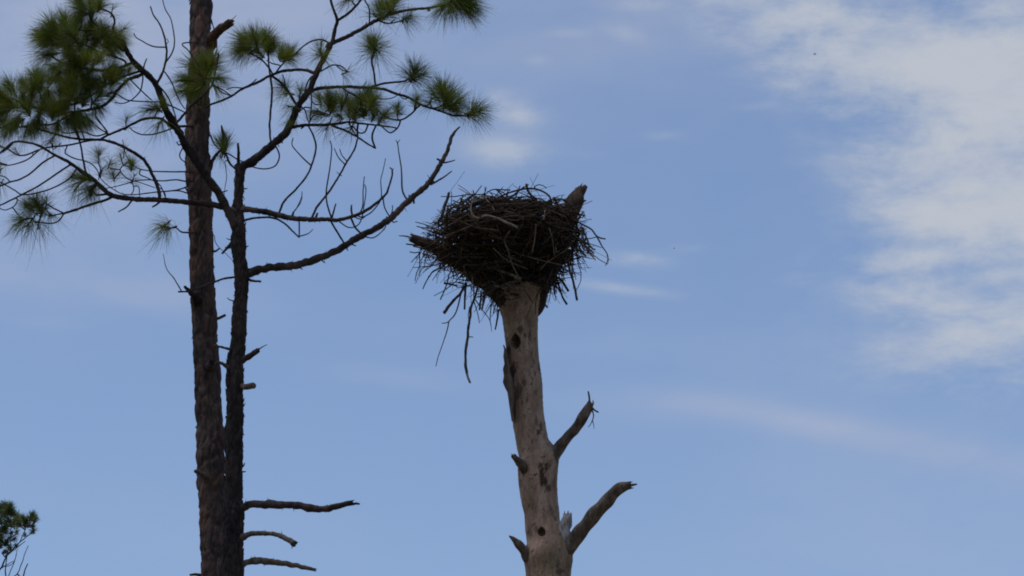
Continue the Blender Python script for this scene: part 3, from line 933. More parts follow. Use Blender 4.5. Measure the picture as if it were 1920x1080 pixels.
TF = [
    (130, 100, 36, -.4, .8, 'd'), (160, 108, 36, 0, .9, 'd'), (185, 110, 34, .2, .6, 'm'), (110, 132, 34, -.7, .5, 'm'), (135, 140, 36, -.2, .8, 'd'), (170, 160, 34, .2, .7, 'd'), (200, 140, 34, .4, .6, 'd'),
    (155, 190, 34, 0, .7, 'd'), (180, 185, 34, .3, .5, 'd'), (132, 178, 34, -.2, .8, 'd'), (205, 175, 32, .3, .2, 'm'), (112, 205, 34, 0, .3, 'd'), (88, 176, 34, -.1, .9, 'd'), (215, 150, 30, .3, .8, 'm'), (235, 150, 28, .3, -.5, 's'), (140, 225, 32, 0, -.9, 'm'),
    # left mass, top
    (152, 14, 36, -.4, 1, 'd'), (172, 22, 36, 0, 1, 'd'), (186, 12, 34, .3, 1, 'd'), (210, 22, 32, .2, 1, 's'), (146, 34, 34, -1, .6, 'd'), (168, -6, 36, 0, 1, 'd'),
    (102, 55, 40, -.7, 1, 'd'), (122, 50, 40, -.3, 1, 'd'), (140, 58, 38, -.2, 1, 'd'), (162, 70, 40, 0, 1, 'd'), (182, 74, 40, .2, .9, 'd'), (202, 72, 38, .5, .6, 'd'), (218, 66, 34, 1, .6, 'm'),
    (88, 76, 38, -1, .5, 'd'), (104, 84, 38, -.8, .3, 'd'), (126, 82, 38, -.4, .6, 'd'), (150, 88, 36, 0, .5, 'd'), (176, 88, 36, 0, -.2, 'd'), (198, 88, 32, .3, -.2, 'd'), (96, 103, 46, -1, -.25, 'm'),
    (112, 66, 34, -.5, .8, 'd'), (192, 58, 34, .1, .9, 'd'), (225, 58, 30, .9, .8, 's'), (170, 56, 36, .1, .9, 'd'), (140, 72, 36, -.3, .4, 'd'), (90, 62, 34, -.8, .8, 'd'), (210, 82, 30, .4, .2, 'm'),
    # middle
    (140, 112, 36, -.5, .4, 'm'), (152, 124, 34, 0, .8, 'm'), (174, 122, 34, .2, .8, 'm'), (122, 118, 34, -.7, -.3, 'm'), (155, 150, 36, .2, .8, 'm'), (178, 152, 34, .3, .6, 'm'), (196, 150, 36, .2, .9, 'm'),
    (222, 138, 30, .4, .8, 'm'), (242, 132, 24, .3, 1, 'm'), (140, 162, 36, -.3, .8, 'd'), (164, 172, 36, 0, .7, 'd'), (186, 172, 32, .1, .8, 'm'), (120, 150, 34, -.6, .5, 'm'), (208, 160, 28, .2, .9, 'm'), (150, 136, 34, -.2, .5, 'm'), (165, 138, 34, .3, .4, 'm'),
    # lower left
    (68, 144, 36, -.3, 1, 'd'), (78, 158, 36, 0, 1, 'd'), (92, 150, 30, .3, 1, 'm'), (26, 170, 38, -.5, 1, 'd'), (12, 186, 38, -1, .6, 'd'), (42, 182, 38, 0, 1, 'd'), (58, 188, 38, 0, .8, 'd'),
    (26, 198, 38, -.6, .3, 'd'), (50, 208, 38, -.2, .3, 'd'), (76, 204, 36, 0, .6, 'd'), (100, 214, 36, .1, .4, 'd'), (32, 222, 38, -.5, -.6, 'd'), (112, 176, 34, 0, .9, 'd'), (128, 196, 34, 0, .7, 'd'), (150, 212, 34, .2, -.5, 'd'),
    (164, 222, 32, .3, -.8, 'm'), (8, 208, 38, -1, -.2, 'd'), (72, 222, 34, 0, -.7, 'd'), (125, 222, 34, .1, -.8, 'm'), (95, 190, 36, 0, .8, 'd'), (145, 184, 34, 0, .8, 'm'), (45, 162, 34, -.4, 1, 'd'), (60, 172, 34, .1, 1, 'd'), (15, 165, 30, -.9, .9, 'm'),
    (8, 226, 36, -.6, -1, 'm'), (-12, 195, 38, -1, .3, 'd'), (85, 240, 34, -.2, -1, 's'), (50, 240, 34, -.3, -1, 's'), (15, 244, 34, -.6, -1, 's'), (98, 264, 36, -.2, -.6, 's'), (180, 196, 30, .4, -.4, 'm'),
    (20, 236, 34, -.2, -.9, 'm'), (110, 232, 32, 0, -.9, 'm'),
    # left sparse ones
    (236, 232, 34, 0, 1, 's'), (296, 202, 36, -.7, .8, 'm'), (288, 206, 38, -1, -.3, 's'), (300, 230, 40, -.5, -.7, 's'), (305, 198, 26, 0, 1, 'm'), (175, 212, 30, 0, -1, 's'),
    (162, 336, 40, -1, .3, 'm'), (150, 344, 42, -.8, -.7, 's'), (176, 352, 38, -.6, -.8, 'm'), (172, 360, 46, -.4, -1, 's'), (140, 330, 30, -.7, .7, 's'), (190, 322, 30, .2, 1, 's'),
    (70, 382, 36, -.5, 1, 'm'), (86, 380, 36, 0, 1, 's'), (60, 396, 36, -1, .6, 'm'), (50, 410, 36, -1, -.1, 'm'), (56, 418, 48, -.7, -1, 's'), (74, 420, 52, -.1, -1, 's'), (78, 398, 34, .1, .9, 'm'), (40, 416, 40, -1, -.6, 's'), (92, 400, 36, .6, -1, 's'), (60, 385, 30, -.8, .4, 'm'),
    (32, 285, 26, -.6, 1, 's'), (4, 305, 34, -.8, .4, 's'), (-4, 320, 30, -.8, -.4, 's'), (2, 345, 30, -.5, -1, 's'), (5, 275, 30, -.5, .3, 's'),
    # right
    (462, 80, 42, -.8, .8, 'd'), (480, 80, 40, -.3, 1, 'd'), (500, 84, 40, .1, 1, 'd'), (505, 92, 36, .3, .9, 'd'), (541, 104, 36, .4, .9, 'd'), (533, 108, 32, .7, .3, 'd'), (450, 95, 36, -1, -.2, 'm'), (488, 100, 34, -.4, .4, 'm'), (468, 92, 36, -.7, .3, 'd'),
    (496, 76, 36, 0, 1, 'd'), (524, 100, 30, .2, .9, 'm'), (602, 98, 36, 0, 1, 'm'), (598, 104, 34, -.7, .3, 's'), (650, 134, 34, .3, .2, 's'), (606, 108, 38, .5, -.9, 's'),
    (533, 164, 36, -.6, .8, 'm'), (540, 176, 34, -.9, .1, 's'), (562, 178, 32, .1, 1, 'm'), (545, 200, 32, -1, .1, 's'), (548, 228, 26, -1, .4, 's'), (550, 225, 30, -.4, -1, 's'),
    (702, 86, 44, 0, 1, 'd'), (700, 92, 52, 0, .15, 's'), (702, 92, 50, .4, -.5, 's'), (774, 140, 44, .3, 1, 'd'), (772, 144, 40, -.7, .8, 's'), (780, 146, 40, 1, .4, 'm'),
    (715, 22, 40, 0, 1, 'd'), (722, 30, 40, .6, .9, 'm'), (704, 30, 36, -.8, .6, 's'), (760, 35, 34, .6, .3, 'm'), (762, 40, 34, .5, -.6, 's'), (740, 4, 40, .2, 1, 'd'), (728, 10, 40, -.3, 1, 'm'),
    (850, 8, 44, 0, -1, 'm'), (860, 4, 44, .8, -.6, 'd'), (840, 8, 42, -.7, -.7, 'm'), (866, 0, 44, .9, .3, 'd'), (846, -6, 44, -.4, .5, 'd'), (862, -8, 40, .4, .8, 'd'), (876, 6, 40, 1, -.5, 'm'), (652, -2, 34, -.7, .3, 's'), (680, -12, 36, -.4, .5, 'm'),
    (832, 176, 44, -.3, 1, 'd'), (842, 186, 42, .2, 1, 'd'), (850, 196, 40, .7, .7, 'd'), (818, 182, 36, -.6, .9, 'm'), (846, 203, 34, .8, -.1, 'm'), (884, 208, 44, .8, .8, 'm'), (888, 213, 42, 1, .3, 'm'), (884, 216, 40, .9, -.3, 's'), (806, 192, 34, -.4, 1, 's'),
    (780, 192, 32, .1, 1, 'm'), (745, 208, 28, 0, 1, 'm'), (747, 210, 26, -.7, .5, 's'), (834, 198, 36, .2, .6, 'm'),
    (600, 188, 36, -.2, 1, 'm'), (616, 196, 36, 0, 1, 'd'), (622, 204, 36, .3, 1, 'd'), (640, 196, 36, 0, 1, 'm'), (654, 208, 36, 0, 1, 'd'), (668, 204, 34, .2, 1, 'm'), (688, 186, 38, .2, 1, 'd'), (698, 196, 38, .5, .8, 'd'), (682, 210, 36, 0, 1, 'd'), (664, 220, 34, -.2, .9, 'd'),
    (636, 216, 34, -.6, .6, 'm'), (714, 226, 32, .6, .7, 'm'), (700, 218, 34, .2, .6, 'm'), (606, 210, 34, -.8, .4, 'm'), (660, 240, 38, -.3, -1, 's'), (617, 232, 38, -.5, -1, 's'), (676, 182, 34, -.1, 1, 'm'), (720, 214, 32, .7, .9, 's'), (648, 178, 30, -.1, 1, 's'),
]
for t_ in list(TF):       # the left crown is deep: a second layer of brushes behind and between the first
    if t_[0] < 235 and t_[1] < 232 and t_[5] != 's' and rng.random() < .38:
        TF.append((t_[0] + rng.uniform(-16, 16), t_[1] + rng.uniform(-12, 12), t_[2] * rng.uniform(.7, 1), t_[3] + rng.uniform(-.5, .5), t_[4] + rng.uniform(-.5, .3), 'd'))
for t_ in TF:
    TB.tuft(*t_, dY=(rng.uniform(-.4, .25) if t_[0] < 250 and t_[1] < 260 else None))

# ================================================================ distant pine at the lower left
YC = 72.0
rootC = empty('pine_tree', at(-70, 1080, YC)[0], 'small distant pine crown at the lower left edge, grey green tufts on thin twigs', 'pine tree')
rootC.location.z = 0
TC = Tree(rootC, YC)
trunk(TC, [(-75, 900, 4), (-72, 980, 8), (-70, 1040, 12), (-70, 1090, 14)], M_BARK_B, .01, 24, cell=.08)
for s, a, b in (('-68,1100,6 -30,1090,5 0,1067,3.4 13,1042,2.8 37,1017,2.2 58,1000,1.8', 4, 2), ('-30,1092 8,1090 10,1070 12,1050 15,1030 14,1010', 3, 1.6), ('-30,1094 25,1082 40,1058 47,1037 53,1023', 3, 1.2),
                ('15,1040 30,1028 47,1015', 2, 1.4), ('10,1095 20,1070 28,1050 32,1030', 2, 1.2), ('0,1067 15,1058 25,1052', 1.8, 1.2), ('5,1060 14,1062 25,1055 31,1040', 1.6, 1.2),
                ('42,1084 47,1068 52,1057', 2.6, 2.0), ('-70,1060 -40,1040 -20,1010 -5,985', 4, 2), ('-70,1000 -40,985 -10,965 15,960', 4, 1.8), ('-5,985 20,975 32,970', 2, 1.6), ('20,1020 20,995 25,980', 1.8, 1.4), ('37,1017 45,998 50,985', 1.8, 1.4), ('-20,1070 -5,1045 0,1020', 3, 2)):
    TC.limb('branch', s, a, b, Y1=None, knobs=False, sides=7)
for x, y, r_ in ((63, 998, 8), (30, 1000, 9), (46, 1004, 8), (18, 1030, 9), (6, 1036, 10), (24, 1012, 9), (12, 950, 13), (22, 960, 13), (4, 958, 16), (44, 972, 11), (60, 968, 10), (66, 974, 9), (54, 984, 10), (20, 986, 10), (8, 988, 12), (3, 1014, 12), (17, 957, 15), (7, 966, 17), (0, 976, 16), (-12, 962, 18), (32, 967, 11), (26, 975, 12), (57, 973, 14), (50, 979, 12), (46, 986, 12), (26, 985, 13), (38, 984, 11), (64, 978, 9), (62, 992, 10), (10, 1020, 12), (0, 1008, 13), (4, 994, 14), (-8, 1000, 16),
                 (30, 1023, 8), (14, 1012, 9), (-20, 985, 18), (-35, 975, 18), (-15, 1030, 14), (-45, 1000, 18), (-60, 960, 18), (-75, 930, 18), (-85, 905, 16), (-95, 960, 18), (-100, 1000, 18), (-62, 925, 16), (22, 966, 10), (12, 980, 12), (36, 975, 9), (2, 1025, 10), (20, 1000, 8)):
    TC.tuft(x, y, r_ * 1.2, rng.uniform(-.8, .8), rng.uniform(.2, 1), 'd' if x < 30 or r_ > 11 else 'm', dY=rng.uniform(-.8, .8), meshes=True)

# ================================================================ the bare snag
YS = 28.2
rootS = empty('dead_tree', at(1028, 1080, YS)[0], 'bare grey dead tree trunk with broken limbs and a woodpecker hole, carrying the stick nest', 'dead tree')
rootS.location.z = 0
TS = Tree(rootS, YS)
rowsS = [(972, 543, 93), (972, 554, 89), (973, 565, 82), (973, 577, 75), (974.5, 591, 68), (976, 607, 65), (978.5, 640, 61), (981.5, 673, 59), (986, 718, 59), (988, 751, 60), (990.5, 780, 60),
         (996, 812, 60), (1000, 835, 62), (1007, 852, 70), (1009.5, 865, 77), (1008.5, 891, 75), (1009, 919, 70), (1012, 945, 65), (1014.5, 960, 64), (1017, 988, 68),
         (1026, 1012, 82), (1029, 1030, 92), (1029, 1048, 94), (1029, 1080, 84), (1030, 1130, 88)]
HOLES = [(967, 640, 8.5, 13, .085), (1015.5, 997, 7, 8, .05)]
STAINS = [(975.5, 619, 6, 7, .8), (962, 695, 6, 11, .9), (964, 683, 4, 6, .6), (973, 731, 6, 13, .8), (969, 742, 4, 10, .6), (983, 718, 3, 7, .7), (1016, 889, 4, 16, 1), (1020, 902, 6, 9, 1), (1012, 874, 3, 8, .8), (1024, 876, 3, 9, .9),
          (1010, 812, 4, 7, .9), (1014, 800, 3, 9, .6), (1005, 789, 2.5, 10, .6), (1004, 891, 5, 3, .9), (1028, 915, 4, 6, .8), (1030, 868, 6, 5, .4), (985, 628, 1.6, 8, .9), (991, 637, 1.4, 12, .8), (994, 625, 1.4, 8, .8),
          (951, 640, 2, 8, .7), (954, 655, 3, 12, .8), (1011, 690, 2, 6, .6), (979, 755, 3, 4, .7), (988, 750, 2, 6, .7), (998, 828, 2, 3, .6), (1000, 984, 3, 3, .7), (1005, 992, 3, 4, .7), (993, 1000, 4, 6, .5),
          (1050, 1072, 8, 5, .7), (1046, 1054, 4, 6, .5), (1033, 955, 2.5, 9, .5), (1036, 965, 2, 10, .5), (977, 872, 8, 14, .6), (976, 905, 4, 8, .5), (983, 1035, 9, 10, .6), (975, 590, 4, 14, .35), (990, 600, 3, 16, .3), (960, 575, 10, 10, .4), (1003, 700, 1.5, 4, .5), (1006, 735, 2, 5, .5), (999, 660, 1.2, 9, .4)]


def snag_disp(a, s, p, r):
    pw = p + wpos(rootS)
    d = pw - CAM
    q = d.dot(FWD)
    px = 960 + d.x / q * FPX
    py = 540 - d.dot(UPV) / q * FPX
    out = .010 * noise.noise(pw * 2.6) + .007 * noise.noise(Vector((pw.x * 22, pw.y * 22, pw.z * 2.2))) + .003 * noise.noise(pw * 38)
    if pw.y < YS - .02:
        for hx, hy, rx, ry, dep in HOLES:
            nar = 1 - .55 * max(0, min(1, (hy - py) / ry))
            e = ((px - hx) / (rx * nar)) ** 2 + ((py - hy) / ry) ** 2
            e += .55 * noise.noise(Vector((px * .35, py * .3, 0)))
            if e < 1.3:
                f = 1 - max(0, min(1, (e - .75) / .55))
                out -= dep * f
            elif e < 2.2:
                out += .004
    return out


trS, rowS = trunk(TS, rowsS, M_SNAG, .0, 150, disp=snag_disp, ground_w=1.35, fine=1.7)
me = trS.data
atr = me.attributes.new('stain_and_hole_shade', 'FLOAT', 'POINT')
vals = np.zeros(len(me.vertices), np.float32)
offS = wpos(rootS)
for i, v in enumerate(me.vertices):
    pw = v.co + offS
    if pw.y > YS + .02 or pw.z < 8:
        continue
    d = pw - CAM
    q = d.dot(FWD)
    px = 960 + d.x / q * FPX
    py = 540 - d.dot(UPV) / q * FPX
    jx = 4.2 * noise.noise(Vector((px * .16, py * .10, 4))) + 3.2 * noise.noise(Vector((px * .5, py * .35, 1)))
    jy = 4 * noise.noise(Vector((px * .12, py * .10, 8)))
    best = 0
    for hx, hy, rx, ry, k in STAINS:
        e = ((px + jx * .5 - hx) / rx) ** 2 + ((py + jy - hy) / ry) ** 2
        if e < 3.5:
            e += 1.3 * noise.noise(Vector((px * .55, py * .16, 3))) + .9 * noise.noise(Vector((px * 1.1, py * .6, 6)))
            best = max(best, k * max(0, min(1, (1.25 - e) / .3)))
    for hx, hy, rx, ry, k in HOLES:  # insides of the holes painted dark as well, shade put into the colour
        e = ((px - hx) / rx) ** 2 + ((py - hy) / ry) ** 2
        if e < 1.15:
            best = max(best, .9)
    vals[i] = best
atr.data.foreach_set('value', vals)

SL = dict(sides=30, knobs=False)
limbSL = TS.limb('limb', '974,582,56 955,560,50 930,541,40 893,516,31 857,492,25 826,471,22 800,457,21 784,450,19 773,446,15', 30, Y0=YS, Y1=YS - .2, material=M_PRONG_SHADED, tip='broken', spikes=.03, **SL)
TS.limb('splinter', '776,447 762,443 748,442', 4, 1.6, material=M_DEAD)
limbSR = TS.limb('limb', '985,580,56 1003,553,46 1020,520,40 1036,485,36 1050,450,34 1062,420,33 1072,393,32 1079,376,31 1084,364,25 1089,357,18', 34, Y0=YS, Y1=YS + .15, material=M_PRONG_SHADED, tip='broken', spikes=.05, **SL)
TS.limb('splinter', '1086,368,14 1092,358,13 1097,350,9', 12, 8, material=M_SPLINTER, tip='broken', spikes=.012)
TS.limb('splinter', '1078,366,9 1081,358,6 1080,352,2.5', 8, 3, material=M_LIMB)
TS.limb('splinter', '1088,380,8 1095,377,5 1099,376,2', 8, 3, material=M_LIMB)
TS.limb('limb', '975,570,44 965,530,34 955,490,26 945,450,20', 40, Y0=YS + .1, Y1=YS + .55, material=M_LIMB, **SL)
upl = TS.limb('limb', '1025,870,34 1040,852,25 1050,838,22 1063,822,20 1078,804,20 1090,786,19 1101,768,17 1106,758,12', 20, Y0=YS - .02, Y1=YS - .25, material=M_LIMB, tip='broken', spikes=.03, **SL)
TS.limb('splinter', '1107,760,5 1105,748,4 1103,734,3', 4, 2, material=M_DEAD)
TS.limb('splinter', '1108,766,7 1111,757,4 1112,750,1.5', 5, 1.5, material=M_PALE)
TS.limb('splinter', '1108,762 1115,769 1122,773', 4, 3, material=M_LIMB)
TS.limb('twig', '1110,768,3 1113,778,2.4 1111,788,2 1107,796,1.6 1103,801,1.2', 2.4, 1.2, material=M_LIMB)
TS.limb('twig', '1111,788 1113,796 1114,804', 1.8, 1, material=M_LIMB)
TS.limb('limb', '1050,1040,44 1066,1022,34 1083,1004,29 1098,984,27 1116,963,26 1136,941,25 1154,922,24 1168,913,20 1178,910,15', 26, Y0=YS - .02, Y1=YS - .5, material=M_LIMB, tip='broken', spikes=.04,
        label='lowest and longest broken limb, rising to the right', **SL)
TS.limb('splinter', '1166,914,9 1180,910,7 1194,908,3', 7, 3, material=M_LIMB)
TS.limb('splinter', '1160,912,8 1172,906,6 1181,905,3', 7, 3, material=M_LIMB)
st = TS.limb('broken_stub', '1054,1015,26 1057,995,24 1060,980,19 1063,970,14', 22, Y0=YS - .08, Y1=YS - .15, material=M_PALE, tip='broken', spikes=.04, label='pale splintered stub in the crotch of the lowest limb', **SL)
TS.limb('splinter', '1064,985,9 1066,970,7 1065,958,2', 6, 2, material=M_PALE)
TS.limb('splinter', '1070,990,5 1071,975,4 1071,962,1.5', 4, 1.5, material=M_PALE)
TS.limb('broken_stub', '990,890,24 981,876,18 971,864,14 964,856,10', 16, Y0=YS - .05, Y1=YS - .3, material=M_LIMB, tip='broken', spikes=.025, **SL)
TS.limb('broken_stub', '996,1045,30 984,1032,20 971,1018,14 962,1010,8 955,1005,3', 16, Y0=YS - .05, Y1=YS - .25, material=M_LIMB, **SL)

# lifted slab of old bark along the trunk's left edge
edge = [(943, 646, 2), (945, 655, 5), (943, 668, 9), (945.5, 682, 10), (943, 692, 13), (944, 705, 16), (942.5, 717, 19), (947, 728, 16), (951, 735, 13), (953, 748, 11), (955, 762, 8), (957, 775, 5), (959, 790, 3)]
V, F = [], []
for i, (ex, ey, ww) in enumerate(edge):
    for (dx, dY) in ((0, -.10), (ww, -.155), (ww, -.10), (0, -.04)):
        jitter = 1.2 * noise.noise(Vector((i * 1.7, dx, 2)))
        V.append(at(ex + dx + (jitter if dx == 0 else 0), ey + (dx * .25), YS + dY)[0] - offS)
for i in range(len(edge) - 1):
    for k in range(4):
        F.append((i * 4 + k, i * 4 + (k + 1) % 4, i * 4 + 4 + (k + 1) % 4, i * 4 + 4 + k))
F.append((3, 2, 1, 0))
b0 = (len(edge) - 1) * 4
F.append((b0, b0 + 1, b0 + 2, b0 + 3))
sb = link('bark_slab', V, F, M_SLAB, rootS, smooth=False)
sb['label'] = 'dark lifted slab of old bark on the left of the trunk'

# ================================================================ the nest
NY = YS
ncen, nm = at(955, 470, NY)
rootN = empty('stick_nest', at(955, 556, NY)[0], 'large dark nest of tangled sticks in the forked top of the bare dead tree', 'nest')
offN = wpos(rootN)
outline = [(366, 905, 1035), (375, 875, 1055), (385, 852, 1066), (400, 832, 1080), (420, 815, 1090), (440, 804, 1096), (455, 801, 1094),
           (470, 818, 1074), (490, 846, 1050), (510, 876, 1034), (530, 902, 1024), (550, 922, 1016), (565, 932, 1015)]
prof = [(y, (b - a) / 2) for y, a, b in outline]
cxs = [(y, (b + a) / 2) for y, a, b in outline]


def interp(tab, y):
    return float(np.interp(y, [t[0] for t in tab], [t[1] for t in tab]))


def stick_mesh(seed):
    # bends, tapers and sometimes forks
    r = random.Random(seed)
    pts = [Vector((0, 0, -.5))]
    x = y = 0
    dx, dy = r.uniform(-.2, .2), r.uniform(-.2, .2)
    n = 6
    for i in range(1, n + 1):
        dx += r.gauss(0, .13)
        dy += r.gauss(0, .13)
        x += dx / n
        y += dy / n
        pts.append(Vector((x, y, -.5 + i / n)))
    rs = [.5 * (1 - .5 * i / n) for i in range(n + 1)]
    # radius in units where 1 = the scale's x / y; the bend is kept in length units by the caller
    return pts, rs, (r.random() < .35 and seed < 5000), r.uniform(.3, .8), r.uniform(0, 6.28)


def build_stick(p0, d, length, rad, seed):
    """verts, faces of one bent stick centred at p0"""
    pts, rs, fork, fz, fa = stick_mesh(seed)
    q = d.to_track_quat('Z', 'Y').to_matrix()
    c = [p0 + q @ (p * length) for p in pts]
    vf = tube(c, [max(r_ * 2 * rad, .0016) for r_ in rs], 5, 'flat', None, .12, seed)
    if fork:
        k = 3 if fz > .5 else 2
        dirv = q @ Vector((math.cos(fa) * .6, math.sin(fa) * .6, .9))
        sub = tube([c[k], c[k] + dirv * length * .14, c[k] + dirv * length * .30 + q @ Vector((0, 0, .05 * length))], [rad * .6, rad * .45, rad * .22], 4, 'flat')
        merge(vf, sub)
    return vf


rn = random.Random(21)
sticks = []


def in_nest(kind):
    py = rn.uniform(372, 552)
    # fewer in the narrow foot
    if rn.random() > (interp(prof, py) / 146) ** 1.1 + .12:
        return in_nest(kind)
    hw = interp(prof, py)
    rr_ = hw * (rn.random() ** (.5 if kind == 'core' else .22))
    a = rn.uniform(0, 2 * math.pi)
    return py, hw, rr_, a


for i in range(5200):
    if len(sticks) > 1750:
        break
    kind = 'core' if i % 2 == 0 else 'shell'
    py, hw, rr_, a = in_nest(kind)
    cx = interp(cxs, py)
    z = at(cx, py, NY)[0].z
    c = Vector((at(cx, py, NY)[0].x + math.cos(a) * rr_ * nm, NY + math.sin(a) * rr_ * nm * .9, z))
    tang = Vector((-math.sin(a), math.cos(a), 0))
    rad_ = Vector((math.cos(a), math.sin(a), 0))
    if py < 385:
        d = tang * rn.uniform(-1, 1) + rad_ * rn.uniform(-1, 1) + Vector((0, 0, rn.uniform(-.18, .18)))
    elif py < 470:
        d = tang * rn.choice((-1, 1)) + rad_ * rn.gauss(0, .42) + Vector((0, 0, rn.gauss(0, .2 if py < 415 else .38)))
    else:
        d = tang * rn.gauss(0, .8) + rad_ * rn.uniform(.0, .9) + Vector((0, 0, rn.uniform(-.2, 1.1)))
    d.normalize()
    L = rn.choice((.28, .36, .45, .55, .7)) * rn.uniform(.8, 1.15) * (.75 if py < 390 else 1) * (.75 if py > 500 else 1)
    rad = rn.choice((.003, .004, .005, .006, .007, .008, .010)) * rn.uniform(.8, 1.2) * (1.5 if kind == 'core' else 1)
    # keep the ends inside the cup's outline, give or take a little
    ok = True
    for e in (c + d * L * .5, c - d * L * .5):
        dd = e - CAM
        qx = 960 + dd.x / dd.dot(FWD) * FPX
        qy = 540 - dd.dot(UPV) / dd.dot(FWD) * FPX
        m_ = rn.expovariate(1 / 4.0)
        if qy < 371 - m_ * .5 or abs(qx - interp(cxs, qy)) > interp(prof, qy) + m_ or qy > 575:
            ok = False
    if not ok:
        continue
    sticks.append((c, d, L, rad, (20000 if py < 400 else 1000) + i))
# ragged ends poking outward round the rim, and the fringe that hangs down both sides
for i in range(210):
    side = -1 if i % 2 else 1
    u = rn.random()
    if side < 0:     # hangs from under the left limb
        px0 = 792 + u * 150
        py0 = 462 + u * 98
    else:
        px0 = 1098 - u * 84
        py0 = 440 + u * 105
    dy = rn.uniform(-.55, .5)
    c0, mpp = at(px0, py0, NY + dy * .7)
    d = Vector((side * rn.uniform(-.4, .6), rn.uniform(-.4, .4), -rn.uniform(.35, 1.3)))
    if i % 5 == 0:
        d.z *= .15
        d.x = side * rn.uniform(.5, 1)
    d.normalize()
    L = rn.choice((.14, .2, .26, .34)) * rn.uniform(.8, 1.3)
    sticks.append((c0 + d * L * .22, d, L, rn.choice((.003, .004, .005, .007)), 4000 + i))
for i in range(70):      # rim bristles, upper left and right shoulder
    py0 = rn.uniform(372, 440)
    side = rn.choice((-1, 1))
    hw = interp(prof, py0)
    c0, mpp = at(interp(cxs, py0) + side * hw * rn.uniform(.86, 1), py0, NY + rn.uniform(-.25, .25))
    d = Vector((side * rn.uniform(.2, 1), rn.uniform(-.3, .3), rn.uniform(-.1, .3))).normalized()
    sticks.append((c0 + d * .03, d, rn.uniform(.09, .20), rn.choice((.003, .004, .0055)), 5000 + i))
for i in range(46):      # loops and stray arches on the top
    px0 = rn.uniform(880, 1040)
    c0, mpp = at(px0, 372 + rn.uniform(-6, 8) + abs(px0 - 960) * .04, NY + rn.uniform(-.35, .35))
    d = Vector((rn.uniform(-1, 1), rn.uniform(-.8, .8), rn.uniform(-.08, .08))).normalized()
    sticks.append((c0 - Vector((0, 0, .02)), d, rn.uniform(.15, .32), rn.choice((.003, .004, .006)), 6000 + i))


for i in range(95):      # sticks lodged across the face of the left prong
    u = rn.random() ** .8
    px0, py0 = 806 + u * 150, 462 + u * 96 - rn.uniform(2, 26)
    c0, mpp = at(px0, py0, NY - rn.uniform(.22, .42))
    d = Vector((rn.gauss(.9, .35), rn.gauss(0, .25), rn.gauss(-.35 if rn.random() < .5 else .4, .3))).normalized()
    sticks.append((c0, d, rn.uniform(.16, .4), rn.choice((.004, .005, .007, .009)), 7000 + i))


def showing(s):
    c, d, L, rad, sd_ = s
    v = c - Vector((ncen.x, NY, ncen.z))
    return -v.y * 1.0 + abs(v.x) * .25 + L * .25 + rad * 12


sticks.sort(key=showing, reverse=True)
mids = (ncen.x, NY)
for s in sticks[:255]:
    c, d, L, rad, sd_ = s
    vf = build_stick(Vector((0, 0, 0)), d, L, rad, sd_)
    o = link('stick', vf[0], vf[1], M_STICK, rootN)
    o.location = c - offN
rest = ([], [])
for s in sticks[255:]:
    c, d, L, rad, sd_ = s
    merge(rest, build_stick(c - offN, d, L, rad, sd_))
o = link('stick_tangle', rest[0], rest[1], M_STICK, rootN)
o['kind'] = 'stuff'

TN = Tree(rootN, NY)
for k, (x, y) in enumerate([(955, 470)]):
    pass


def nest_stick(pts, w0, w1, Y=-.74, material=M_STICK_MID, dY=None, label=None, Y1=None):
    y0 = NY + Y
    return TN.limb('stick', pts, w0, w1, Y0=y0, Y1=(NY + Y1 if Y1 is not None else y0 + (dY or 0)), material=material, attach=False, tip='flat', knobs=False, sides=8, label=label)


nest_stick('886,376 883,389 885.5,402 895.5,409 911,404.5 929,408 951,418 971,427', 2.6, 5, Y=-.78, material=M_STICK_PALE, label='bleached pale stick curving across the front of the nest')
nest_stick('905,367 915,378 924,389 928,398', 3, 2.4, Y=-.68, material=M_STICK_PALE)
nest_stick('885,376 905,367', 2.2, 3, Y=-.72, material=M_STICK_PALE)
nest_stick('956,433 946,451 953,471 960,495 969,513 976,529', 2.4, 3.2, Y=-.74)
nest_stick('969,513 985,545 998,566', 3.2, 2.2, Y=-.5, Y1=-.3)
nest_stick('842,361 838,375 831,396 827,410', 5, 6.5, Y=-.25, material=M_STICK)
nest_stick('845,392 838,402 833,410', 5, 4, Y=-.2, material=M_STICK)
nest_stick('938,368 962,359 984,354 1002,354 1020,360 1031,370 1034,380', 3.6, 3.6, Y=-.3, material=M_STICK)
nest_stick('1000,355 1005,348 1011,346 1018,348 1025,353', 2.2, 1.6, Y=-.3, material=M_STICK)
nest_stick('987,345 990,358 998,368 1007,374', 5, 4, Y=-.25, material=M_STICK_MID)
nest_stick('908,366 918,358 930,355 945,356 957,356', 2, 3, Y=-.25, material=M_STICK_MID)
nest_stick('888,365 880,370 872,375', 3, 3, Y=-.2)
nest_stick('887,357 890,366 896,374', 2.4, 2, Y=-.2)
nest_stick('975,348 971,360 965,372', 1.8, 2.2, Y=-.2, material=M_STICK)
nest_stick('1072,410 1082,415.5 1104,427 1112,434 1118,442 1129,447 1135.5,448', 3.6, 3, Y=-.2)
nest_stick('1118,442 1124,452 1129,462 1138,475.5 1140,484 1138,492 1135,498', 3, 1.4, Y=-.2, material=M_STICK)
nest_stick('1138,478 1141,488 1139,496', 1.6, 1, Y=-.2, material=M_STICK)
nest_stick('1094,448 1108,447 1120,444', 2, 2, Y=-.2, material=M_STICK)
nest_stick('895.5,540 891,556 884,573 882,590 880,602 877.5,620 876.7,633 873.5,655 873,670 873,687 875.5,700', 4.4, 5.4, Y=-.3, Y1=-.3, material=M_STICK_MID, label='longest hanging stick below the left side of the nest')
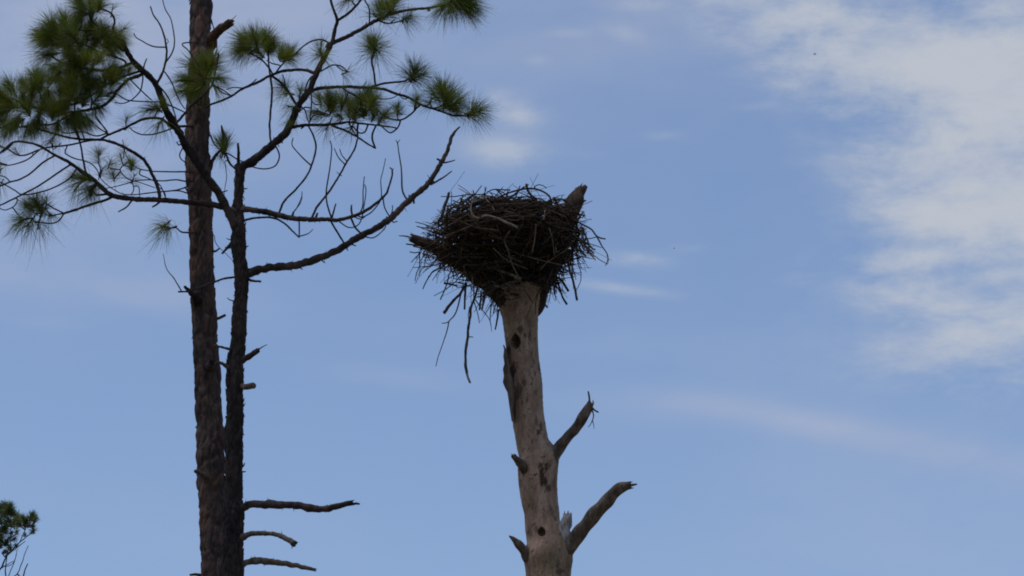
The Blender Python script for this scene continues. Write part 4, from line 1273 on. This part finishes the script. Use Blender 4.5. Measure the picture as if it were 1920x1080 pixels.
nest_stick('875,697 877.5,708 882,718', 5, 4, Y=-.3, material=M_STICK_PALE)
nest_stick('877,631 883,632 887,632', 2, 2, Y=-.3)
nest_stick('881,575 878,590 879,600', 2, 1.4, Y=-.3)
nest_stick('867,540 861,565 855.5,584 849,595 842,602 840,612 835.5,629 824,662 820,675 817,687', 3, 1.4, Y=-.2, material=M_STICK)
nest_stick('842,603 834,606 828,606', 2, 1.6, Y=-.2, material=M_STICK)
nest_stick('870,536 864,549 848,566 832,587', 4.5, 6.4, Y=-.4, material=M_STICK)
nest_stick('873,530 872,555 871,580', 4, 3.6, Y=-.3, material=M_STICK)
nest_stick('910,545 907,565 903,582', 7, 3, Y=-.25, material=M_LIMB)
nest_stick('902,545 901,565 899,581', 3, 3.4, Y=-.2, material=M_STICK)
nest_stick('922,570 920,582 919,600 921,612', 2.6, 1.4, Y=-.1, material=M_STICK)
nest_stick('935.5,580 932,600 928.5,618', 4, 2.8, Y=-.1, material=M_STICK)
nest_stick('890,560 905,582 918,600 922,622', 2.2, 1, Y=-.2, material=M_STICK)
nest_stick('889,565 896,590 899,606', 2.2, 1.4, Y=-.2, material=M_STICK)
nest_stick('842,515 836,538 825.5,562', 2.6, 2.4, Y=-.2, material=M_STICK)
nest_stick('832,531 846,533 858,537', 4.4, 3, Y=-.3, material=M_STICK)
nest_stick('858,530 872,533 862,529', 2.4, 2, Y=-.3, material=M_STICK)
nest_stick('786.6,474 786.6,498 781,512 778,527', 2.4, 1.6, Y=-.2, material=M_STICK)
nest_stick('790,473 780,482 771,492', 2.2, 1.6, Y=-.25, material=M_STICK)
nest_stick('825,502 812,509 804,520 796,534 793,542', 3.2, 2, Y=-.2, material=M_STICK)
nest_stick('812,498 800,500 790,505 786,518', 2.4, 1.4, Y=-.2, material=M_STICK)
nest_stick('768,472 778,474 788,472', 2, 2.4, Y=-.3, material=M_STICK)
nest_stick('781,424 792,427 806,428', 2, 3, Y=-.3, material=M_STICK)
nest_stick('1045,525 1049,540 1055.5,558 1063,571', 3.6, 4, Y=-.1, material=M_STICK)
nest_stick('1064,485 1068,505 1074,525 1079,545 1082,563', 4, 4.6, Y=-.2, material=M_STICK)
nest_stick('1080,460 1083,490 1089,510 1089,525 1084,538 1078,548', 2.4, 1.2, Y=-.1, material=M_STICK)
nest_stick('1030,525 1029,540 1028,550', 3, 3.4, Y=-.1, material=M_STICK)
nest_stick('1036,528 1040,543 1041,553', 2.4, 2.2, Y=-.1, material=M_STICK)
nest_stick('1035,515 1052,525 1066,546', 4, 4.6, Y=-.2, material=M_STICK)
nest_stick('1075,440 1088,452 1095,468 1104,470', 3.6, 3, Y=-.35)
nest_stick('1090,425 1097,440 1104,458 1102,476', 3.2, 4.4, Y=-.3)
nest_stick('1085,462 1092,474 1099,480', 3.6, 4, Y=-.3, material=M_STICK)
nest_stick('1098,405 1088,402 1080,396', 2.6, 2, Y=-.1, material=M_STICK)
nest_stick('1096,400 1092,409', 2, 1.6, Y=-.1, material=M_STICK)
nest_stick('1005,420 1003,448 998,475', 2.4, 2.4, Y=-.78)
nest_stick('1022,394 1020,410 1018,412', 2.6, 1.6, Y=-.72, material=M_STICK_PALE)
nest_stick('838,425 860,412 880,400', 2.6, 2.6, Y=-.68, material=M_STICK_MID)
nest_stick('868,416 895,412 903,406', 2.6, 2.6, Y=-.74)
nest_stick('968,378 990,395 1004,410', 2.2, 2.6, Y=-.6)
nest_stick('1018,390 1040,398 1062,408', 2.2, 2.6, Y=-.68)
nest_stick('925,465 950,488 990,505', 2.2, 2, Y=-.74)
nest_stick('930,560 945,550 962,532', 2, 2.4, Y=-.4)
nest_stick('1030,428 1036,450 1040,480', 2.2, 2, Y=-.68)

# ================================================================ two tiny birds far off


def bird(px, py, Y, scale, yaw, label):
    p, mpp = at(px, py, Y)
    root = empty('bird', p, label, 'bird')
    pts = [Vector((-.5, 0, 0)), Vector((-.38, 0, .03)), Vector((-.1, 0, 0.02)), Vector((.2, 0, 0)), Vector((.5, 0, -.02))]
    m = Matrix.Rotation(yaw, 3, 'Z') * scale
    vf = tube([m @ v for v in pts], [.03 * scale, .075 * scale, .12 * scale, .08 * scale, .02 * scale], 10)
    dark, t, b = mat('dark_feathers')
    b.inputs['Base Color'].default_value = (.02, .022, .03, 1)
    link('body', vf[0], vf[1], dark, root)
    for s in (-1, 1):
        out = [(-.15, 0, .05), (.18, 0, .04), (.30, s * .55, .26), (.62, s * 1.0, .22), (.10, s * .55, .30), (-.15, 0, .02), (.18, 0, .01), (.30, s * .55, .24), (.62, s * 1.0, .20), (.10, s * .55, .28)]
        V = [m @ Vector(v) for v in out]
        F = [(0, 1, 2, 4), (4, 2, 3), (5, 9, 7, 6), (9, 8, 7), (0, 5, 6, 1), (1, 6, 7, 2), (2, 7, 8, 3), (3, 8, 9, 4), (4, 9, 5, 0)]
        link('wing', V, F, dark, root, smooth=False)
    vf = tube([m @ Vector((.4, 0, -.01)), m @ Vector((.75, 0, .0))], [.03 * scale, .07 * scale], 4, 'flat')
    link('tail', vf[0], vf[1], dark, root)
    return root


bird(1527, 102, 150, .15, .3, 'tiny dark bird flying high against the pale cloud at the upper right')
bird(1264, 466, 170, .11, -.5, 'tiny dark bird speck in clear blue sky right of the nest')
